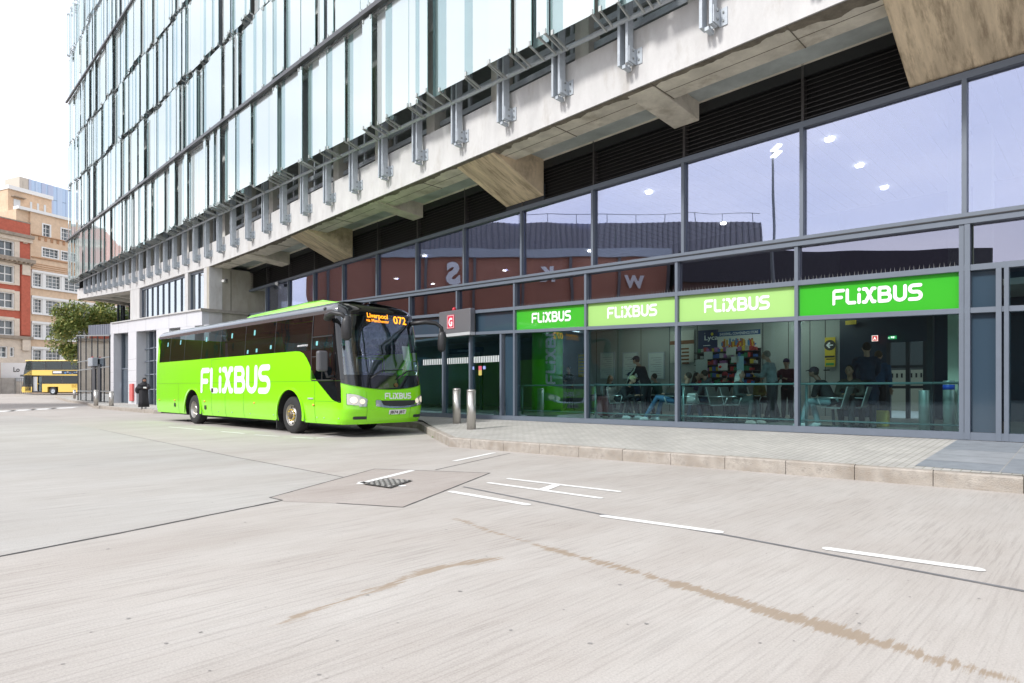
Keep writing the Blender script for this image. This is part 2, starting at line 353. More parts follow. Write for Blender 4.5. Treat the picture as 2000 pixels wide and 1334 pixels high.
dash((570, 854), (615, 856.5), .10); dash((615, 856.5), (735, 842), .10); dash((498, 849.5), (545, 852.5), .09); dash((432, 843), (478, 847), .09); dash((330, 834), (395, 839.5), .09)
for k in range(4):                         # worn zebra bars far left
    a, b = 0+k*40-30, 0+k*40+2
    quadp(mb, [(a, 806-k*2.2), (b+18, 804-k*2.2), (b+34, 801-k*2.2), (a+22, 802.6-k*2.2)])
struct(mb.build('road_marking', M_PAINT), 'worn white dashes, H mark and bay lines on the concrete')
# ---- brown tyre stains: thin sheets of the same concrete whose material carries the mud
M_MUD = road_mat('muddy_concrete', (.50, .474, .444), (.27, .205, .14))
def stain(name, pts, wds, alpha_lab, zoff=.0003):
    q = [gz(x, y) for x, y in pts]; L_ = []; vs_ = []; ed = []; NB = 15; half = .30
    for i in range(len(q)-1):
        n = max(1, int((q[i+1]-q[i]).length/.06)); L_ += [(q[i].lerp(q[i+1], j/n), wds[i]+(wds[i+1]-wds[i])*j/n) for j in range(n)]
    L_.append((q[-1], wds[-1]))
    for i, (p, wd) in enumerate(L_):
        a, b = L_[max(0, i-6)][0], L_[min(len(L_)-1, i+6)][0]; d = (b-a).normalized(); s = V(-d.y, d.x, 0); endd = max(0, .3-min(i, len(L_)-1-i)*.06)
        for j in range(NB): t = -half+2*half*j/(NB-1); vs_.append(p+s*t+V(0, 0, zoff)); ed.append(math.hypot(abs(t), endd*.5)-wd)
    mb = MB(); mb.add(vs_, [(i*NB+j, i*NB+j+1, (i+1)*NB+j+1, (i+1)*NB+j) for i in range(len(L_)-1) for j in range(NB-1)])
    o = mb.build(name, M_MUD, recalc=False); at = o.data.attributes.new('edge', 'FLOAT', 'POINT')
    for i, e in enumerate(ed): at.data[i].value = e
    return struct(o, alpha_lab)
stain('tyre_stain', [(862, 1003), (960, 1038), (1060, 1068), (1190, 1103), (1330, 1142), (1480, 1188), (1620, 1228), (1760, 1268), (1900, 1306), (2010, 1338), (2150, 1380)],
      [.0, .01, .025, .04, .05, .055, .055, .055, .055, .055, .055], 'long brown muddy tyre stain across the foreground')
stain('tyre_stain', [(455, 1256), (600, 1196), (745, 1150), (790, 1128), (870, 1106), (950, 1094), (1052, 1083)],
      [.004, .012, .02, .04, .026, .026, .045], 'shorter brown mud smear left of the long stain', .0006)
mb = MB(); rr = random.Random(5)
for k in range(55):
    x, y = rr.uniform(60, 1990), rr.uniform(900, 1330); p = gz(x, y); r = rr.uniform(.004, .013)
    o_ = Vector((x, y, 0)); n = 7
    if 895 < y < 960 and x > 980: continue
    mb.add([p+V(r*cos(2*pi*i/n)*rr.uniform(.6, 1.4), r*sin(2*pi*i/n)*rr.uniform(.6, 1.4), .0025) for i in range(n)], [tuple(range(n))])
struct(mb.build('road_spot', mat('spot', (.25, .24, .23), .9, var=.3)), 'scattered chewing gum and oil spots')
# drain cover: cast grid in a frame
dc = MB(); cx = [(742, 940), (768, 951), (803, 939.5), (752, 936)]
a, b_, c_, d_ = gz(708, 947), gz(762, 955), gz(806, 940), gz(752, 936)
def dq(u, v, z): return a.lerp(b_, u).lerp(d_.lerp(c_, u), v)+V(0, 0, z)
dc.add([dq(0, 0, .016), dq(1, 0, .016), dq(1, 1, .016), dq(0, 1, .016)], [(0, 1, 2, 3)], 0)
for i in range(9):
    for j in range(9):
        if (i+j) % 2: continue
        u0, v0 = .05+i*.1, .05+j*.1
        dc.box(u0, u0+.085, v0, v0+.085, .018, .026, 1, fr=dq)
tag(dc.build('drain_cover', [mat('iron_dark', (.10, .095, .09), .6, .3), mat('iron_worn', (.42, .41, .39), .5, .4, var=.3)]), 'cast iron drain cover in the pinkish patch, partly painted white', 'drain cover')
# ---- kerb and pavement
KB = [V(15.6, -.3, 0), V(6.1, 7.11, 0), V(-.87, 12.55, 0), V(-1.37, 12.95, 0), V(-2.54, 17.2, 0), V(-3.0, 19.0, 0), V(-15.3, 30.4, 0), V(-18.2, 30.3, 0), V(-27.1, 38.7, 0), V(-35.5, 49.5, 0), V(-49, 64, 0)]
def so_(p): d = Vector((p.x, p.y, 0))-P.O; return d.dot(P.u), d.dot(P.n)
def zface(s): return max(.22, .386-.007*max(0, s))
def pavz(p):
    s, o = so_(p); t = max(0, min(1, 1-o/3.45)); return .2+(zface(s)-.2)*t+rise(p.x, p.y)
kp = []
for a, b in zip(KB, KB[1:]):
    n = max(1, round((b-a).length/.915)); kp += [a+(b-a)*i/n for i in range(n)]
kp.append(KB[-1])
def kn(i):
    d = (kp[min(i+1, len(kp)-1)]-kp[max(i-1, 0)]).normalized(); q = V(d.y, -d.x, 0)
    return q if q.dot(P.n) < 0 else -q
M_KERB = mat('kerb_stone', (.365, .33, .29), .85, var=.24, scale=14, bump=.6, bscale=60, stain=((.20, .16, .12), .7), stain_scale=3.5, lo=.48, hi=.7)
mb = MB()
for i in range(len(kp)-1):
    a, b = kp[i], kp[i+1]; d = (b-a).normalized(); a = a+d*.004; b = b-d*.004; qa = (kn(i)*.15); qb = kn(i+1)*.15
    r0, r1 = rise(a.x, a.y), rise(b.x, b.y); j = rr.uniform(-.004, .004); ch = .02
    mb.add([a+V(0, 0, -.05+r0), b+V(0, 0, -.05+r1), b+V(0, 0, .2-ch+r1+j), a+V(0, 0, .2-ch+r0+j), a+qa*.15+V(0, 0, .2+r0+j), b+qb*.15+V(0, 0, .2+r1+j), b+qb+V(0, 0, .203+r1+j), a+qa+V(0, 0, .203+r0+j), a+qa+V(0, 0, -.05+r0), b+qb+V(0, 0, -.05+r1)],
           [(0, 1, 2, 3), (3, 2, 5, 4), (4, 5, 6, 7), (7, 6, 9, 8), (0, 3, 4, 7, 8), (1, 9, 6, 5, 2)])
struct(mb.build('kerb', M_KERB), 'high weathered stone kerb along the pavement')
def brick_mat(name, c1, c2, mortar, w_, h_, msz=.006, rot=0, rough=.8, offset=.5, bump=.3, var=.1, coord='Object', axes=None):
    m = bpy.data.materials.new(name); m.use_nodes = True; t = m.node_tree; b = t.nodes['Principled BSDF']; l = t.links.new
    tcn = N(t, 'ShaderNodeTexCoord'); mpn = N(t, 'ShaderNodeMapping'); mpn.inputs['Rotation'].default_value = (0, 0, rot); l(tcn.outputs[coord], mpn.inputs[0]); src = mpn.outputs[0]
    if axes == 'wall':       # vertical walls: run along the horizontal distance, up = z
        sp = N(t, 'ShaderNodeSeparateXYZ'); l(src, sp.inputs[0]); cb = N(t, 'ShaderNodeCombineXYZ'); l(sp.outputs[0], cb.inputs[0]); l(sp.outputs[2], cb.inputs[1]); src = cb.outputs[0]
    bt = N(t, 'ShaderNodeTexBrick'); bt.inputs['Color1'].default_value = (*c1, 1); bt.inputs['Color2'].default_value = (*c2, 1); bt.inputs['Mortar'].default_value = (*mortar, 1)
    bt.inputs['Scale'].default_value = 1; bt.inputs['Brick Width'].default_value = w_; bt.inputs['Row Height'].default_value = h_; bt.inputs['Mortar Size'].default_value = msz; bt.offset = offset
    l(src, bt.inputs['Vector'])
    n = N(t, 'ShaderNodeTexNoise'); n.inputs['Scale'].default_value = 1.3; n.inputs['Detail'].default_value = 8; l(tcn.outputs['Object'], n.inputs['Vector'])
    r = N(t, 'ShaderNodeValToRGB'); r.color_ramp.elements[0].color = (1-var*2,)*3+(1,); r.color_ramp.elements[0].position = .3; r.color_ramp.elements[1].position = .7; l(n.outputs[0], r.inputs[0])
    x = N(t, 'ShaderNodeMix', data_type='RGBA', blend_type='MULTIPLY'); x.inputs[0].default_value = 1; l(bt.outputs[0], x.inputs[6]); l(r.outputs[0], x.inputs[7])
    l(x.outputs[2], b.inputs['Base Color']); b.inputs['Roughness'].default_value = rough
    bn = N(t, 'ShaderNodeBump'); bn.invert = True; bn.inputs['Strength'].default_value = bump; bn.inputs['Distance'].default_value = .01; l(bt.outputs['Fac'], bn.inputs['Height']); l(bn.outputs[0], b.inputs['Normal'])
    return m
M_PAV = brick_mat('block_paving', (.50, .485, .455), (.44, .425, .40), (.27, .27, .22), .2, .1, .006, rot=-UA+pi/2)
mb = MB(); NS = 8; rows_ = []
for i in range(len(kp)):
    a = kp[i]+kn(i)*.15; s, o = so_(a); e = P.w(s, -.2, 0)
    rows_.append([(lambda q: V(q.x, q.y, pavz(q)))(a.lerp(e, j/NS)) for j in range(NS+1)])
mb.add([p for r in rows_ for p in r], [(i*(NS+1)+j, i*(NS+1)+j+1, (i+1)*(NS+1)+j+1, (i+1)*(NS+1)+j) for i in range(len(kp)-1) for j in range(NS)])
struct(mb.build('pavement', M_PAV), 'pale block paved footway in front of the glazing')
mb = MB(); rs = random.Random(3)                      # dark paving slabs by the right-hand doors
s0 = .05
for i in range(12):
    for j in range(5):
        sa_, sb_ = s0-i*.9-.006, s0-(i+1)*.9+.006; oa, ob = .18+j*.62, .18+(j+1)*.62-.01
        if ob > 3.45: ob = 3.4
        if ob > oa+.1: mb.add([(lambda q: V(q.x, q.y, pavz(q)+.004))(P.w(s_, o_, 0)) for s_, o_ in ((sa_, oa), (sb_, oa), (sb_, ob), (sa_, ob))], [(0, 1, 2, 3)], rs.randrange(2))
struct(mb.build('pavement_slab', [mat('slab_a', (.23, .25, .275), .55, var=.14, scale=5), mat('slab_b', (.29, .305, .325), .5, var=.14, scale=4)]), 'blue grey smooth paving slabs by the doors')
mb = MB()
for (x, y, k) in ((916, 874, 9), (846, 855, 5), (1262, 890, 3)):
    p = gz(x, y); p.y -= .02
    for i in range(k*3):
        a = rs.uniform(0, 2*pi); r = rs.uniform(.01, .05*k/9+.01); t = p+V(cos(a)*r, sin(a)*r*.5, 0); h = rs.uniform(.02, .09)*k/9+.01
        q = V(cos(a), sin(a), 0)*.025; s_ = V(-q.y, q.x, 0)*.35
        mb.add([t, t+q+s_+V(0, 0, h*.6), t+q*1.6+V(0, 0, h), t+q-s_+V(0, 0, h*.6)], [(0, 1, 2, 3)])
tag(mb.build('weed', mat('weed', (.09, .19, .03), .7)), 'small green weeds in the kerb joint', 'weeds', kind='stuff')

# ================================================================== INTERCHANGE BUILDING
M_CONC = mat('pale_concrete', (.53, .525, .52), .85, var=.10, scale=2.5, bump=.3, bscale=25, stretch=(1, 1, .35), stain=((.32, .29, .25), .6), stain_scale=1.9, lo=.53, hi=.75)
M_SOF = mat('weathered_soffit', (.66, .615, .53), .9, var=.22, scale=1.8, bump=.3, bscale=20, stain=((.32, .27, .20), .75), stain_scale=1.1, lo=.55, hi=.72)
M_SOF2 = mat('soffit_plank', (.66, .54, .38), .9, var=.3, scale=1.6, turn=-UA, stretch=(3.2, .45, .45), bump=.4, bscale=14, stain=((.22, .165, .11), .75), stain_scale=2.4, lo=.48, hi=.66)
M_FRAME = mat('grey_frame', (.125, .148, .185), .45, .0, var=.05, scale=6)
M_FRAMED = mat('dark_frame', (.03, .036, .045), .5)
M_BLACK = mat('black_metal', (.016, .017, .018), .5)
M_GALV = mat('galvanised', (.40, .44, .48), .5, .1, var=.12, scale=9)
M_GALVD = mat('galvanised_dark', (.22, .24, .245), .5, .3, var=.15, scale=9)
M_STEEL = mat('stainless', (.55, .56, .55), .3, .9)
M_SPAN = mat('blue_spandrel', (.035, .062, .09), .12, 0, coat=.4, warp=.05, bscale=1)
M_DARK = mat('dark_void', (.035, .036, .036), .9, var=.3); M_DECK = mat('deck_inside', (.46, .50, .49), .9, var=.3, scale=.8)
G_LOW = glass('clear_glass', (.72, .87, .87), (.66, .76, .9), .022, .34, warp=.004, bscale=.9)
G_MID = glass('tinted_glass', (.34, .38, .40), (.72, .72, .90), .30, .5, warp=.005, bscale=.6)
G_UP = glass('mirror_glass', (.72, .76, .80), (.68, .71, .90), .40, .45, warp=.005, bscale=.5)
G_SIDE = glass('side_glass', (.40, .46, .48), (.88, .94, .98), .55, .4, warp=.01)
bld = thing('bus_station', 'concrete multi-storey car park with glass panel screens above a glazed waiting hall', 'building', P.w(0, 0, 0))
def part(mb, name, m, parent=None, bevel=0): return mb.build(name, m, parent or bld, bevel)
zS = lambda s: CH+1.35+.0358*s; zT = lambda s: CH+2.08+.0335*s; zU = lambda s: CH+2.96+.035*s
ZL = CH+5.36
def bar(mb, s0, s1, o0, o1, f0, f1, mi=0, n=1):
    """bar between two height functions of s"""
    for i in range(n):
        a = s0+(s1-s0)*i/n; b = s0+(s1-s0)*(i+1)/n
        mb.hexa([fw(a, o0, f0(a)), fw(b, o0, f0(b)), fw(b, o1, f0(b)), fw(a, o1, f0(a)), fw(a, o0, f1(a)), fw(b, o0, f1(b)), fw(b, o1, f1(b)), fw(a, o1, f1(a))], mi)
C = lambda z: (lambda s: z)
k_ = .0926e-3; inv = lambda q: 1/q-150
LOWM = [inv(.4926e-3+k_*i) for i in range(0, 12)]           # lower mullions 1880, 1559, 1323, 1148, 1008, 896 ...
UPM = [inv(.4914e-3+.0905e-3*i) for i in range(0, 12)]
sL = [P.s_(x) for x in LOWM]; sU = [P.s_(x) for x in UPM]
SEND = P.s_(489)
sRt = -6.5
# frames
mb = MB()
for f, h0, h1, pr in ((zface, 0, .13, .12), (zS, -.045, .045, .11), (zT, -.05, .05, .11), (zU, -.13, .06, .14), (C(ZL), -.03, .09, .10)):
    bar(mb, sRt, SEND, -.05, pr, lambda s: f(s)+h0, lambda s: f(s)+h1, n=14)
bar(mb, sRt, SEND, .141, .16, lambda s: zU(s)-.03, lambda s: zU(s)-.012, 1, n=14)
part(mb, 'transom', [M_FRAME, M_BLACK])
def one(name, m, *a, **k): q = MB(); bar(q, *a, **k); return part(q, name, m)
for i, s in enumerate(sL):
    if s < SEND: one('mullion', M_FRAME, s-.035, s+.035, -.05, .115, zT if i in (5,) else zface, lambda s: zU(s)-.13)
for s in sU:
    if s < SEND: one('mullion', M_FRAME, s-.035, s+.035, -.05, .105, lambda s: zU(s)+.06, C(ZL-.03))
# wide pair of posts right of the last big window and the door frames beyond
for (x0, x1) in ((1886, 1897), (1947, 1958), (1963, 1972)):
    a, b = P.s_(x1), P.s_(x0); one('mullion', M_FRAME, a, b, -.05, .13, zface, (lambda s: zT(s)-.05) if x0 > 1890 else (lambda s: zU(s)-.13))
for x in (869, 921.5, 982):
    s = P.s_(x); one('mullion', M_FRAME, s-.04, s+.04, -.05, .1, zface, lambda s: zS(s)-.05)
sx = P.s_(2130); one('mullion', M_FRAME, sx-.035, sx+.035, -.05, .105, zface, lambda s: zU(s)-.13); sx = P.s_(2290); one('mullion', M_FRAME, sx-.035, sx+.035, -.05, .105, lambda s: zU(s)+.06, C(ZL))
def pane(s0, s1, f0, f1, m, name='glass_pane', o=0, inset=.035):
    mb = MB(); a, b = s0+inset, s1-inset
    mb.hexa([fw(a, o-.012, f0(a)), fw(b, o-.012, f0(b)), fw(b, o, f0(b)), fw(a, o, f0(a)), fw(a, o-.012, f1(a)), fw(b, o-.012, f1(b)), fw(b, o, f1(b)), fw(a, o, f1(a))])
    return part(mb, name, m)
sLx = [sRt]+sL
for i in range(len(sL)-1):
    a, b = sL[i], sL[i+1]
    if a > SEND: break
    b = min(b, SEND)
    if i < 4 or i > 5: pane(a, b, lambda s: zface(s)+.13, lambda s: zS(s)-.045, G_LOW)
    pane(a, b, lambda s: zT(s)+.05, lambda s: zU(s)-.13, G_MID)
for (x0, x1) in ((869, 921.5), (921.5, 982), (803.5, 869)): pane(P.s_(x1), P.s_(x0), lambda s: zface(s)+.13, lambda s: zS(s)-.045, G_LOW)
pane(P.s_(1007), P.s_(986), lambda s: zface(s)+.13, lambda s: zS(s)-.045, M_SPAN, 'spandrel_panel', inset=.02)
for (x0, x1) in ((800, 860), (928, 1006)): pane(P.s_(x1), P.s_(x0), lambda s: zS(s)+.045, lambda s: zT(s)-.05, M_SPAN, 'spandrel_panel', inset=.02)
pane(sL[7], sL[6], lambda s: zS(s)+.045, lambda s: zT(s)-.05, M_SPAN, 'spandrel_panel')
for i in range(7, 11):
    if sL[i] < SEND: pane(sL[i], min(sL[i+1], SEND), lambda s: zS(s)+.045, lambda s: zT(s)-.05, M_SPAN, 'spandrel_panel')
pane(P.s_(1947), P.s_(1897), lambda s: zface(s)+.13, lambda s: zT(s)-.05, M_SPAN, 'spandrel_panel', inset=0)
pane(P.s_(2130), P.s_(1972), lambda s: zface(s)+.13, lambda s: zT(s)-.12, G_LOW, inset=0)
pane(sRt, P.s_(2130), lambda s: zface(s)+.13, lambda s: zT(s)-.05, G_LOW)
pane(sRt, sL[0]-.12, lambda s: zT(s)+.05, lambda s: zU(s)-.13, G_MID)
pane(P.s_(2290), sU[0], lambda s: zU(s)+.06, C(ZL-.03), G_UP)
for i in range(len(sU)-1):
    if sU[i] < SEND: pane(sU[i], min(sU[i+1], SEND), lambda s: zU(s)+.06, C(ZL-.03), G_UP)
mb = MB(); s = sL[0]+.1
while s < sL[4]:
    z = zT(s)+.05; mb.add([fw(s-.006, .06, z), fw(s+.006, .06, z), fw(s+.02*((int(s*20) % 3)-1), .09, z+.085)], [(0, 1, 2)]); s += .075
o = part(mb, 'bird_spikes', mat('spike', (.30, .31, .31), .4, .5)); o['kind'] = 'stuff'
# solid posts behind the paired posts
mb = MB(); bar(mb, P.s_(1897), P.s_(1880)-.03, -.05, .04, zface, lambda s: zU(s)-.13); part(mb, 'cladding_panel', M_FRAME)
# white dashes manifestation on the doors
for (x0, x1) in ((826, 867), (873, 919), (925, 979)):
    mb = MB(); n = int((x1-x0)/3.3)
    for i in range(n):
        x = x0+(x1-x0)*(i+.2)/n; a, b = P.s_(x+1.9), P.s_(x); z = P.z(900, 710)
        mb.box(a, b, .002, .005, z, z+.20, fr=fw)
    part(mb, 'safety_marking', mat('frosted_marking', (.62, .66, .66), .6))
# louvres above the windows
bounds = [sRt]+[s for s in sU if s < SEND]+[SEND]
for a, b in zip(bounds, bounds[1:]):
    mb = MB(); mb.box(a+.02, b-.02, -.16, -.13, ZL+.09, 7.9, 1, fr=fw); z = ZL+.16
    while z < 7.86:
        mb.hexa([fw(a+.03, -.10, z+.05), fw(b-.03, -.10, z+.05), fw(b-.03, .01, z), fw(a+.03, .01, z), fw(a+.03, -.10, z+.062), fw(b-.03, -.10, z+.062), fw(b-.03, .01, z+.014), fw(a+.03, .01, z+.014)]); z += .095
    mb.box(a-.03, a+.02, -.13, .05, ZL+.09, 7.9, fr=fw)
    part(mb, 'louvre_panel', [mat('louvre', (.055, .052, .052), .4), M_BLACK])
mb = MB(); mb.box(sRt, SEND, -.1, .04, 7.62, 7.86, fr=fw); part(mb, 'louvre_head', M_BLACK)
# concrete: inner beam, recess ceiling, cantilever beams, edge beam with fascia
s_end = P.s_(151, 2.16)
zb_pts = [(-12, CH+6.33), (P.s_(500, 2.16), CH+6.33), (P.s_(408, 2.16), CH+6.43), (P.s_(364, 2.16), CH+6.62), (P.s_(272, 2.16), CH+7.0), (P.s_(254, 2.16), CH+7.15), (s_end, CH+8.76)]
zt_pts = [(-12, CH+7.52), (P.s_(399, 2.16), CH+7.6), (P.s_(277, 2.16), CH+8.2), (P.s_(212, 2.16), CH+8.8), (s_end, CH+9.7)]
def interp(pts):
    def f(s):
        if s <= pts[0][0]: return pts[0][1]
        for (a, za), (b, zb) in zip(pts, pts[1:]):
            if s <= b: return za+(zb-za)*(s-a)/(b-a)
        return pts[-1][1]
    return f
fbz, ftz = interp(zb_pts), interp(zt_pts)
SC = P.s_(408, 2.16)
mb = MB(); bar(mb, -12, s_end, 2.02, 2.16, fbz, ftz, n=60); part(mb, 'fascia', M_CONC)
mb = MB(); bar(mb, -12, s_end, 1.19, 2.03, lambda s: fbz(s)-.004, lambda s: fbz(s)+.5, n=60); part(mb, 'edge_beam_soffit', M_SOF)
mb = MB(); bar(mb, -12, SEND+.4, -.15, .05, C(7.86), C(8.5), n=8); part(mb, 'inner_beam', M_SOF)
mb = MB(); bar(mb, -12, SC+.3, .04, 1.2, C(8.25), C(8.4), n=8); bar(mb, SC+.3, s_end, -9, 1.2, lambda s: fbz(s)+.35, lambda s: fbz(s)+.5, n=20); part(mb, 'soffit', M_SOF)
mb = MB()
def dirt(a, b_): return max(-b_, b_-.16-.30*max(0, noise.noise(V(a*.45, 1, 4)))-.10*noise.noise(V(a*3, b_*3, 2))-.05*noise.noise(V(a*9, b_*6, 2)))
sdf_mesh(dirt, -8, SC-.1, -.02, .75, .05, lambda a, b_: fw(a, 2.13-b_, fbz(a)-.012), mb); part(mb, 'soffit_dirt', mat('soffit_dirt', (.19, .165, .13), .95, var=.4, scale=4))
mb = MB(); s = -6.0
while s < SC: mb.box(s, s+.012, 1.2, 2.15, CH+6.31, CH+6.323, fr=fw); s += 2.72
bar(mb, -8, SC, 1.58, 1.592, lambda s: fbz(s)-.011, lambda s: fbz(s)-.003, n=4)
part(mb, 'board_joint', mat('board_joint', (.17, .15, .12), .9))
def cant(sa, sb, zin, m=M_SOF, oi=0):
    mb = MB(); zo = CH+6.315
    mb.hexa([fw(sa, oi+.03, zin), fw(sb, oi+.03, zin), fw(sb, 2.0, zo), fw(sa, 2.0, zo), fw(sa, oi+.03, 8.3), fw(sb, oi+.03, 8.3), fw(sb, 2.0, 7.6), fw(sa, 2.0, 7.6)])
    part(mb, 'cantilever_beam', m, bevel=.02)
for (qr, ql, zin) in ((.659, .681, CH+6.22), (1.0225, 1.043, CH+6.17), (1.394, 1.425, CH+6.12)): cant(P.s_(inv(qr*1e-3)), P.s_(inv(ql*1e-3)), zin)
for (qr, ql, zin) in ((.824, .877, CH+5.6), (1.190, 1.2438, CH+5.53), (.462, .5187, CH+5.48)): cant(P.s_(inv(qr*1e-3)), P.s_(inv(ql*1e-3)), zin, M_SOF2)
# solid panels behind the beams' feet
for (qr, ql) in ((.824, .877), (1.190, 1.2438), (.462, .5187)):
    mb = MB(); mb.box(P.s_(inv(qr*1e-3)), P.s_(inv(ql*1e-3)), -.04, .028, ZL+.09, ZL+.6, fr=fw); part(mb, 'cladding_panel', M_FRAMED)
# return wall at the end of the glazed bays, with ledge
mb = MB(); mb.box(SC, SC+.35, -1.5, 2.155, .1, 7.7, fr=fw); part(mb, 'return_wall', mat('return_concrete', (.40, .38, .33), .85, var=.12, scale=2, stretch=(1, 1, .4), stain=((.25, .22, .17), .6), stain_scale=1.5))
zl0 = CH+(760-606)/F*P.Y(400, 2.5)
mb = MB(); mb.box(SC-.16, SC-.001, -.0, 2.6, zl0-.02, zl0+.14, fr=fw); part(mb, 'ledge', mat('ledge_concrete', (.30, .28, .25), .8, var=.15, scale=5))
mb = MB(); mb.box(SC-.012, SC-.001, 1.04, 1.06, zl0+.14, 7.6, fr=fw); part(mb, 'wall_joint', M_DARK)
# ---- left block: columns, strip windows, cladding band, piers
M_CLAD = mat('grey_cladding', (.60, .61, .64), .35, .15, var=.04, scale=1.5)
sW = lambda x, o=2.16: P.s_(x, o)
for (x0, x1) in ((254, 272), (360.5, 366.5), (397.5, 408.2)): one('concrete_column', M_CONC, sW(x1), sW(x0), 1.5, 2.15, C(4.3), lambda s: fbz(s)+.02)
zw0 = lambda s: zl0+.05+.034*(s-sW(400))
for (x0, x1, n) in ((272, 360.5, 8), (366.5, 397.5, 2)):
    a, b = sW(x1), sW(x0); mb = MB(); bar(mb, a, b, 1.93, 1.95, zw0, fbz); part(mb, 'window_pane', G_SIDE)
    mb = MB(); bar(mb, a, b, 1.9, 2.02, lambda s: fbz(s)-.14, lambda s: fbz(s)-.001); bar(mb, a, b, 1.9, 2.02, zw0, lambda s: zw0(s)+.1)
    for i in range(n+1):
        s = a+(b-a)*i/n; bar(mb, s-.03, s+.03, 1.9, 2.01, lambda s: zw0(s)+.1, lambda s: fbz(s)-.14)
    part(mb, 'window_frame', M_FRAME)
mb = MB(); bar(mb, sW(400), sW(254), -2, 1.85, C(.2), lambda s: fbz(s)+.02); part(mb, 'inner_room', mat('inner_room', (.30, .31, .32), .8))
zc1 = lambda s: zl0+.03+.044*(s-sW(400, 2.5)); zc0 = lambda s: zc1(s)-.78
mb = MB(); bar(mb, SC+.002, sW(215.5, 2.5), 1.86, 2.5, zc0, zc1, n=6); part(mb, 'cladding_band', M_CLAD)
mb = MB(); bar(mb, SC-.1, sW(215.5, 2.6), 1.86, 2.6, zc1, lambda s: zc1(s)+.07, n=6); part(mb, 'coping', M_CONC)
for (x0, x1) in ((215.5, 221.5), (250, 266), (305, 330), (352, 380), (398, 407.8)): one('clad_pier', M_CLAD, sW(x1, 2.5), sW(x0, 2.5), 1.88, 2.49, C(.15), lambda s: zc0(s))
mb = MB()
for k in range(1, 5):
    for (x0, x1) in ((215.5, 221.5), (250, 266)): bar(mb, sW(x1, 2.5), sW(x0, 2.5), 2.491, 2.494, C(.2+.78*k), C(.212+.78*k))
for x in (232, 250, 285, 330, 365):
    s = sW(x, 2.5); bar(mb, s-.008, s+.008, 2.501, 2.504, zc0, zc1)
part(mb, 'panel_joint', mat('panel_joint', (.2, .2, .21), .6))
mb = MB(); bar(mb, SC+.36, sW(222, 2.0), 1.88, 1.90, C(.2), zc0, n=4); part(mb, 'window_pane', G_SIDE)
mb = MB(); bar(mb, sW(233, 2), sW(222, 2), 1.90, 1.98, C(.2), zc0); part(mb, 'clad_reveal', M_CLAD)
mb = MB()
for x in (340, 388): s = sW(x, 2.0); one('window_mullion', M_FRAME, s-.035, s+.035, 1.9, 2.03, C(.2), zc0)
for x in (272, 282, 292, 302): s = sW(x, 2.0); bar(mb, s-.035, s+.035, 1.9, 2.03, C(.2), zc0)
for z in (1.2, 2.2, 3.1, 3.95):
    bar(mb, sW(306, 2), sW(266, 2), 1.9, 2.0, C(z), C(z+.07))
part(mb, 'window_frame', M_FRAME)
mb = MB(); bar(mb, sW(251, 2), sW(233.5, 2), 1.9, 2.0, C(2.75), C(2.83))
for x in (238, 250.5): s = sW(x, 2); bar(mb, s-.035, s+.035, 1.9, 2.03, C(.2), zc0)
part(mb, 'door_frame', M_FRAME)
mb = MB(); bar(mb, sW(249.5, 2), sW(239.5, 2), 1.905, 1.96, C(.22), C(2.75)); part(mb, 'door', M_SPAN)
mb = MB(); bar(mb, sW(237.5, 2), sW(234.5, 2), 1.965, 1.97, C(1.35), C(1.75)); part(mb, 'notice', mat('notice_blue', (.45, .6, .75), .5))
# glazed core under the far overhang
mb = MB(); bar(mb, P.s_(262, -1.5), P.s_(231, -1.5), -1.6, -1.5, C(4), lambda s: fbz(s)+.3); part(mb, 'window_pane', G_SIDE)
mb = MB()
for x in (231, 238, 242, 254): s = P.s_(x, -1.5); bar(mb, s-.05, s+.05, -1.5, -1.4, C(4), lambda s: fbz(s)+.3)
part(mb, 'window_frame', M_FRAMED)
mb = MB()
for i in range(4):
    s = sW(236)+i*(s_end-sW(236))/3.5; mb.hexa([fw(s, -8, fbz(s)-.9), fw(s+.5, -8, fbz(s)-.9), fw(s+.5, 1.9, fbz(s)), fw(s, 1.9, fbz(s)), fw(s, -8, fbz(s)+.4), fw(s+.5, -8, fbz(s)+.4), fw(s+.5, 1.9, fbz(s)+.4), fw(s, 1.9, fbz(s)+.4)])
part(mb, 'cantilever_beam', M_SOF)
# ---- upper decks
OG = 2.9
def yof(s, o): return P.O.y+P.u.y*s+P.n.y*o
lin = {'G': (7.1, .055), 'A': (10.45, .065), 'C': (12.9, .109), 'D': (16.6, .114), 'B': (21.0, .112), 'E': (25.2, .112), 'H': (29.4, .112)}
def zl(k, o=OG): a, b = lin[k]; return lambda s: CH+a+b*yof(s, o)
sG0 = P.s_(135, OG); order = ['G', 'A', 'C', 'D', 'B', 'E', 'H']
mb = MB()
for k in order[1:]:
    f = zl(k, 2.0); one('deck_slab', mat('deck_concrete', (.58, .59, .57), .9, var=.15, scale=2), -12, s_end, 1.5, 2.0, lambda s: f(s)-.9, lambda s: f(s)+.75, n=30)
mb = MB(); bar(mb, -12, s_end, -3.2, -3, lambda s: ftz(s)-1.2, lambda s: CH+29+.112*yof(s, 2), n=20); part(mb, 'deck_back_wall', M_DECK)
mb = MB()
for k in [None]+order[1:6]:
    f = (lambda s: ftz(s)-.9) if k is None else (lambda s, g=zl(k, 2.0): g(s)-.5)
    bar(mb, -12, s_end, -3, 1.5, f, lambda s: f(s)+.2, n=20)
part(mb, 'deck_floor', M_DECK)
mb = MB()
for i in range(20):
    q = (.66+.115*i)*1e-3
    if 1/q-150 < 150: break
    s = P.s_(inv(q), 1.9); one('concrete_column', mat('col_concrete', (.50, .49, .45), .9, var=.1), s-.2, s+.2, 1.55, 1.98, lambda s: ftz(s)-.1, zl('H', 2))
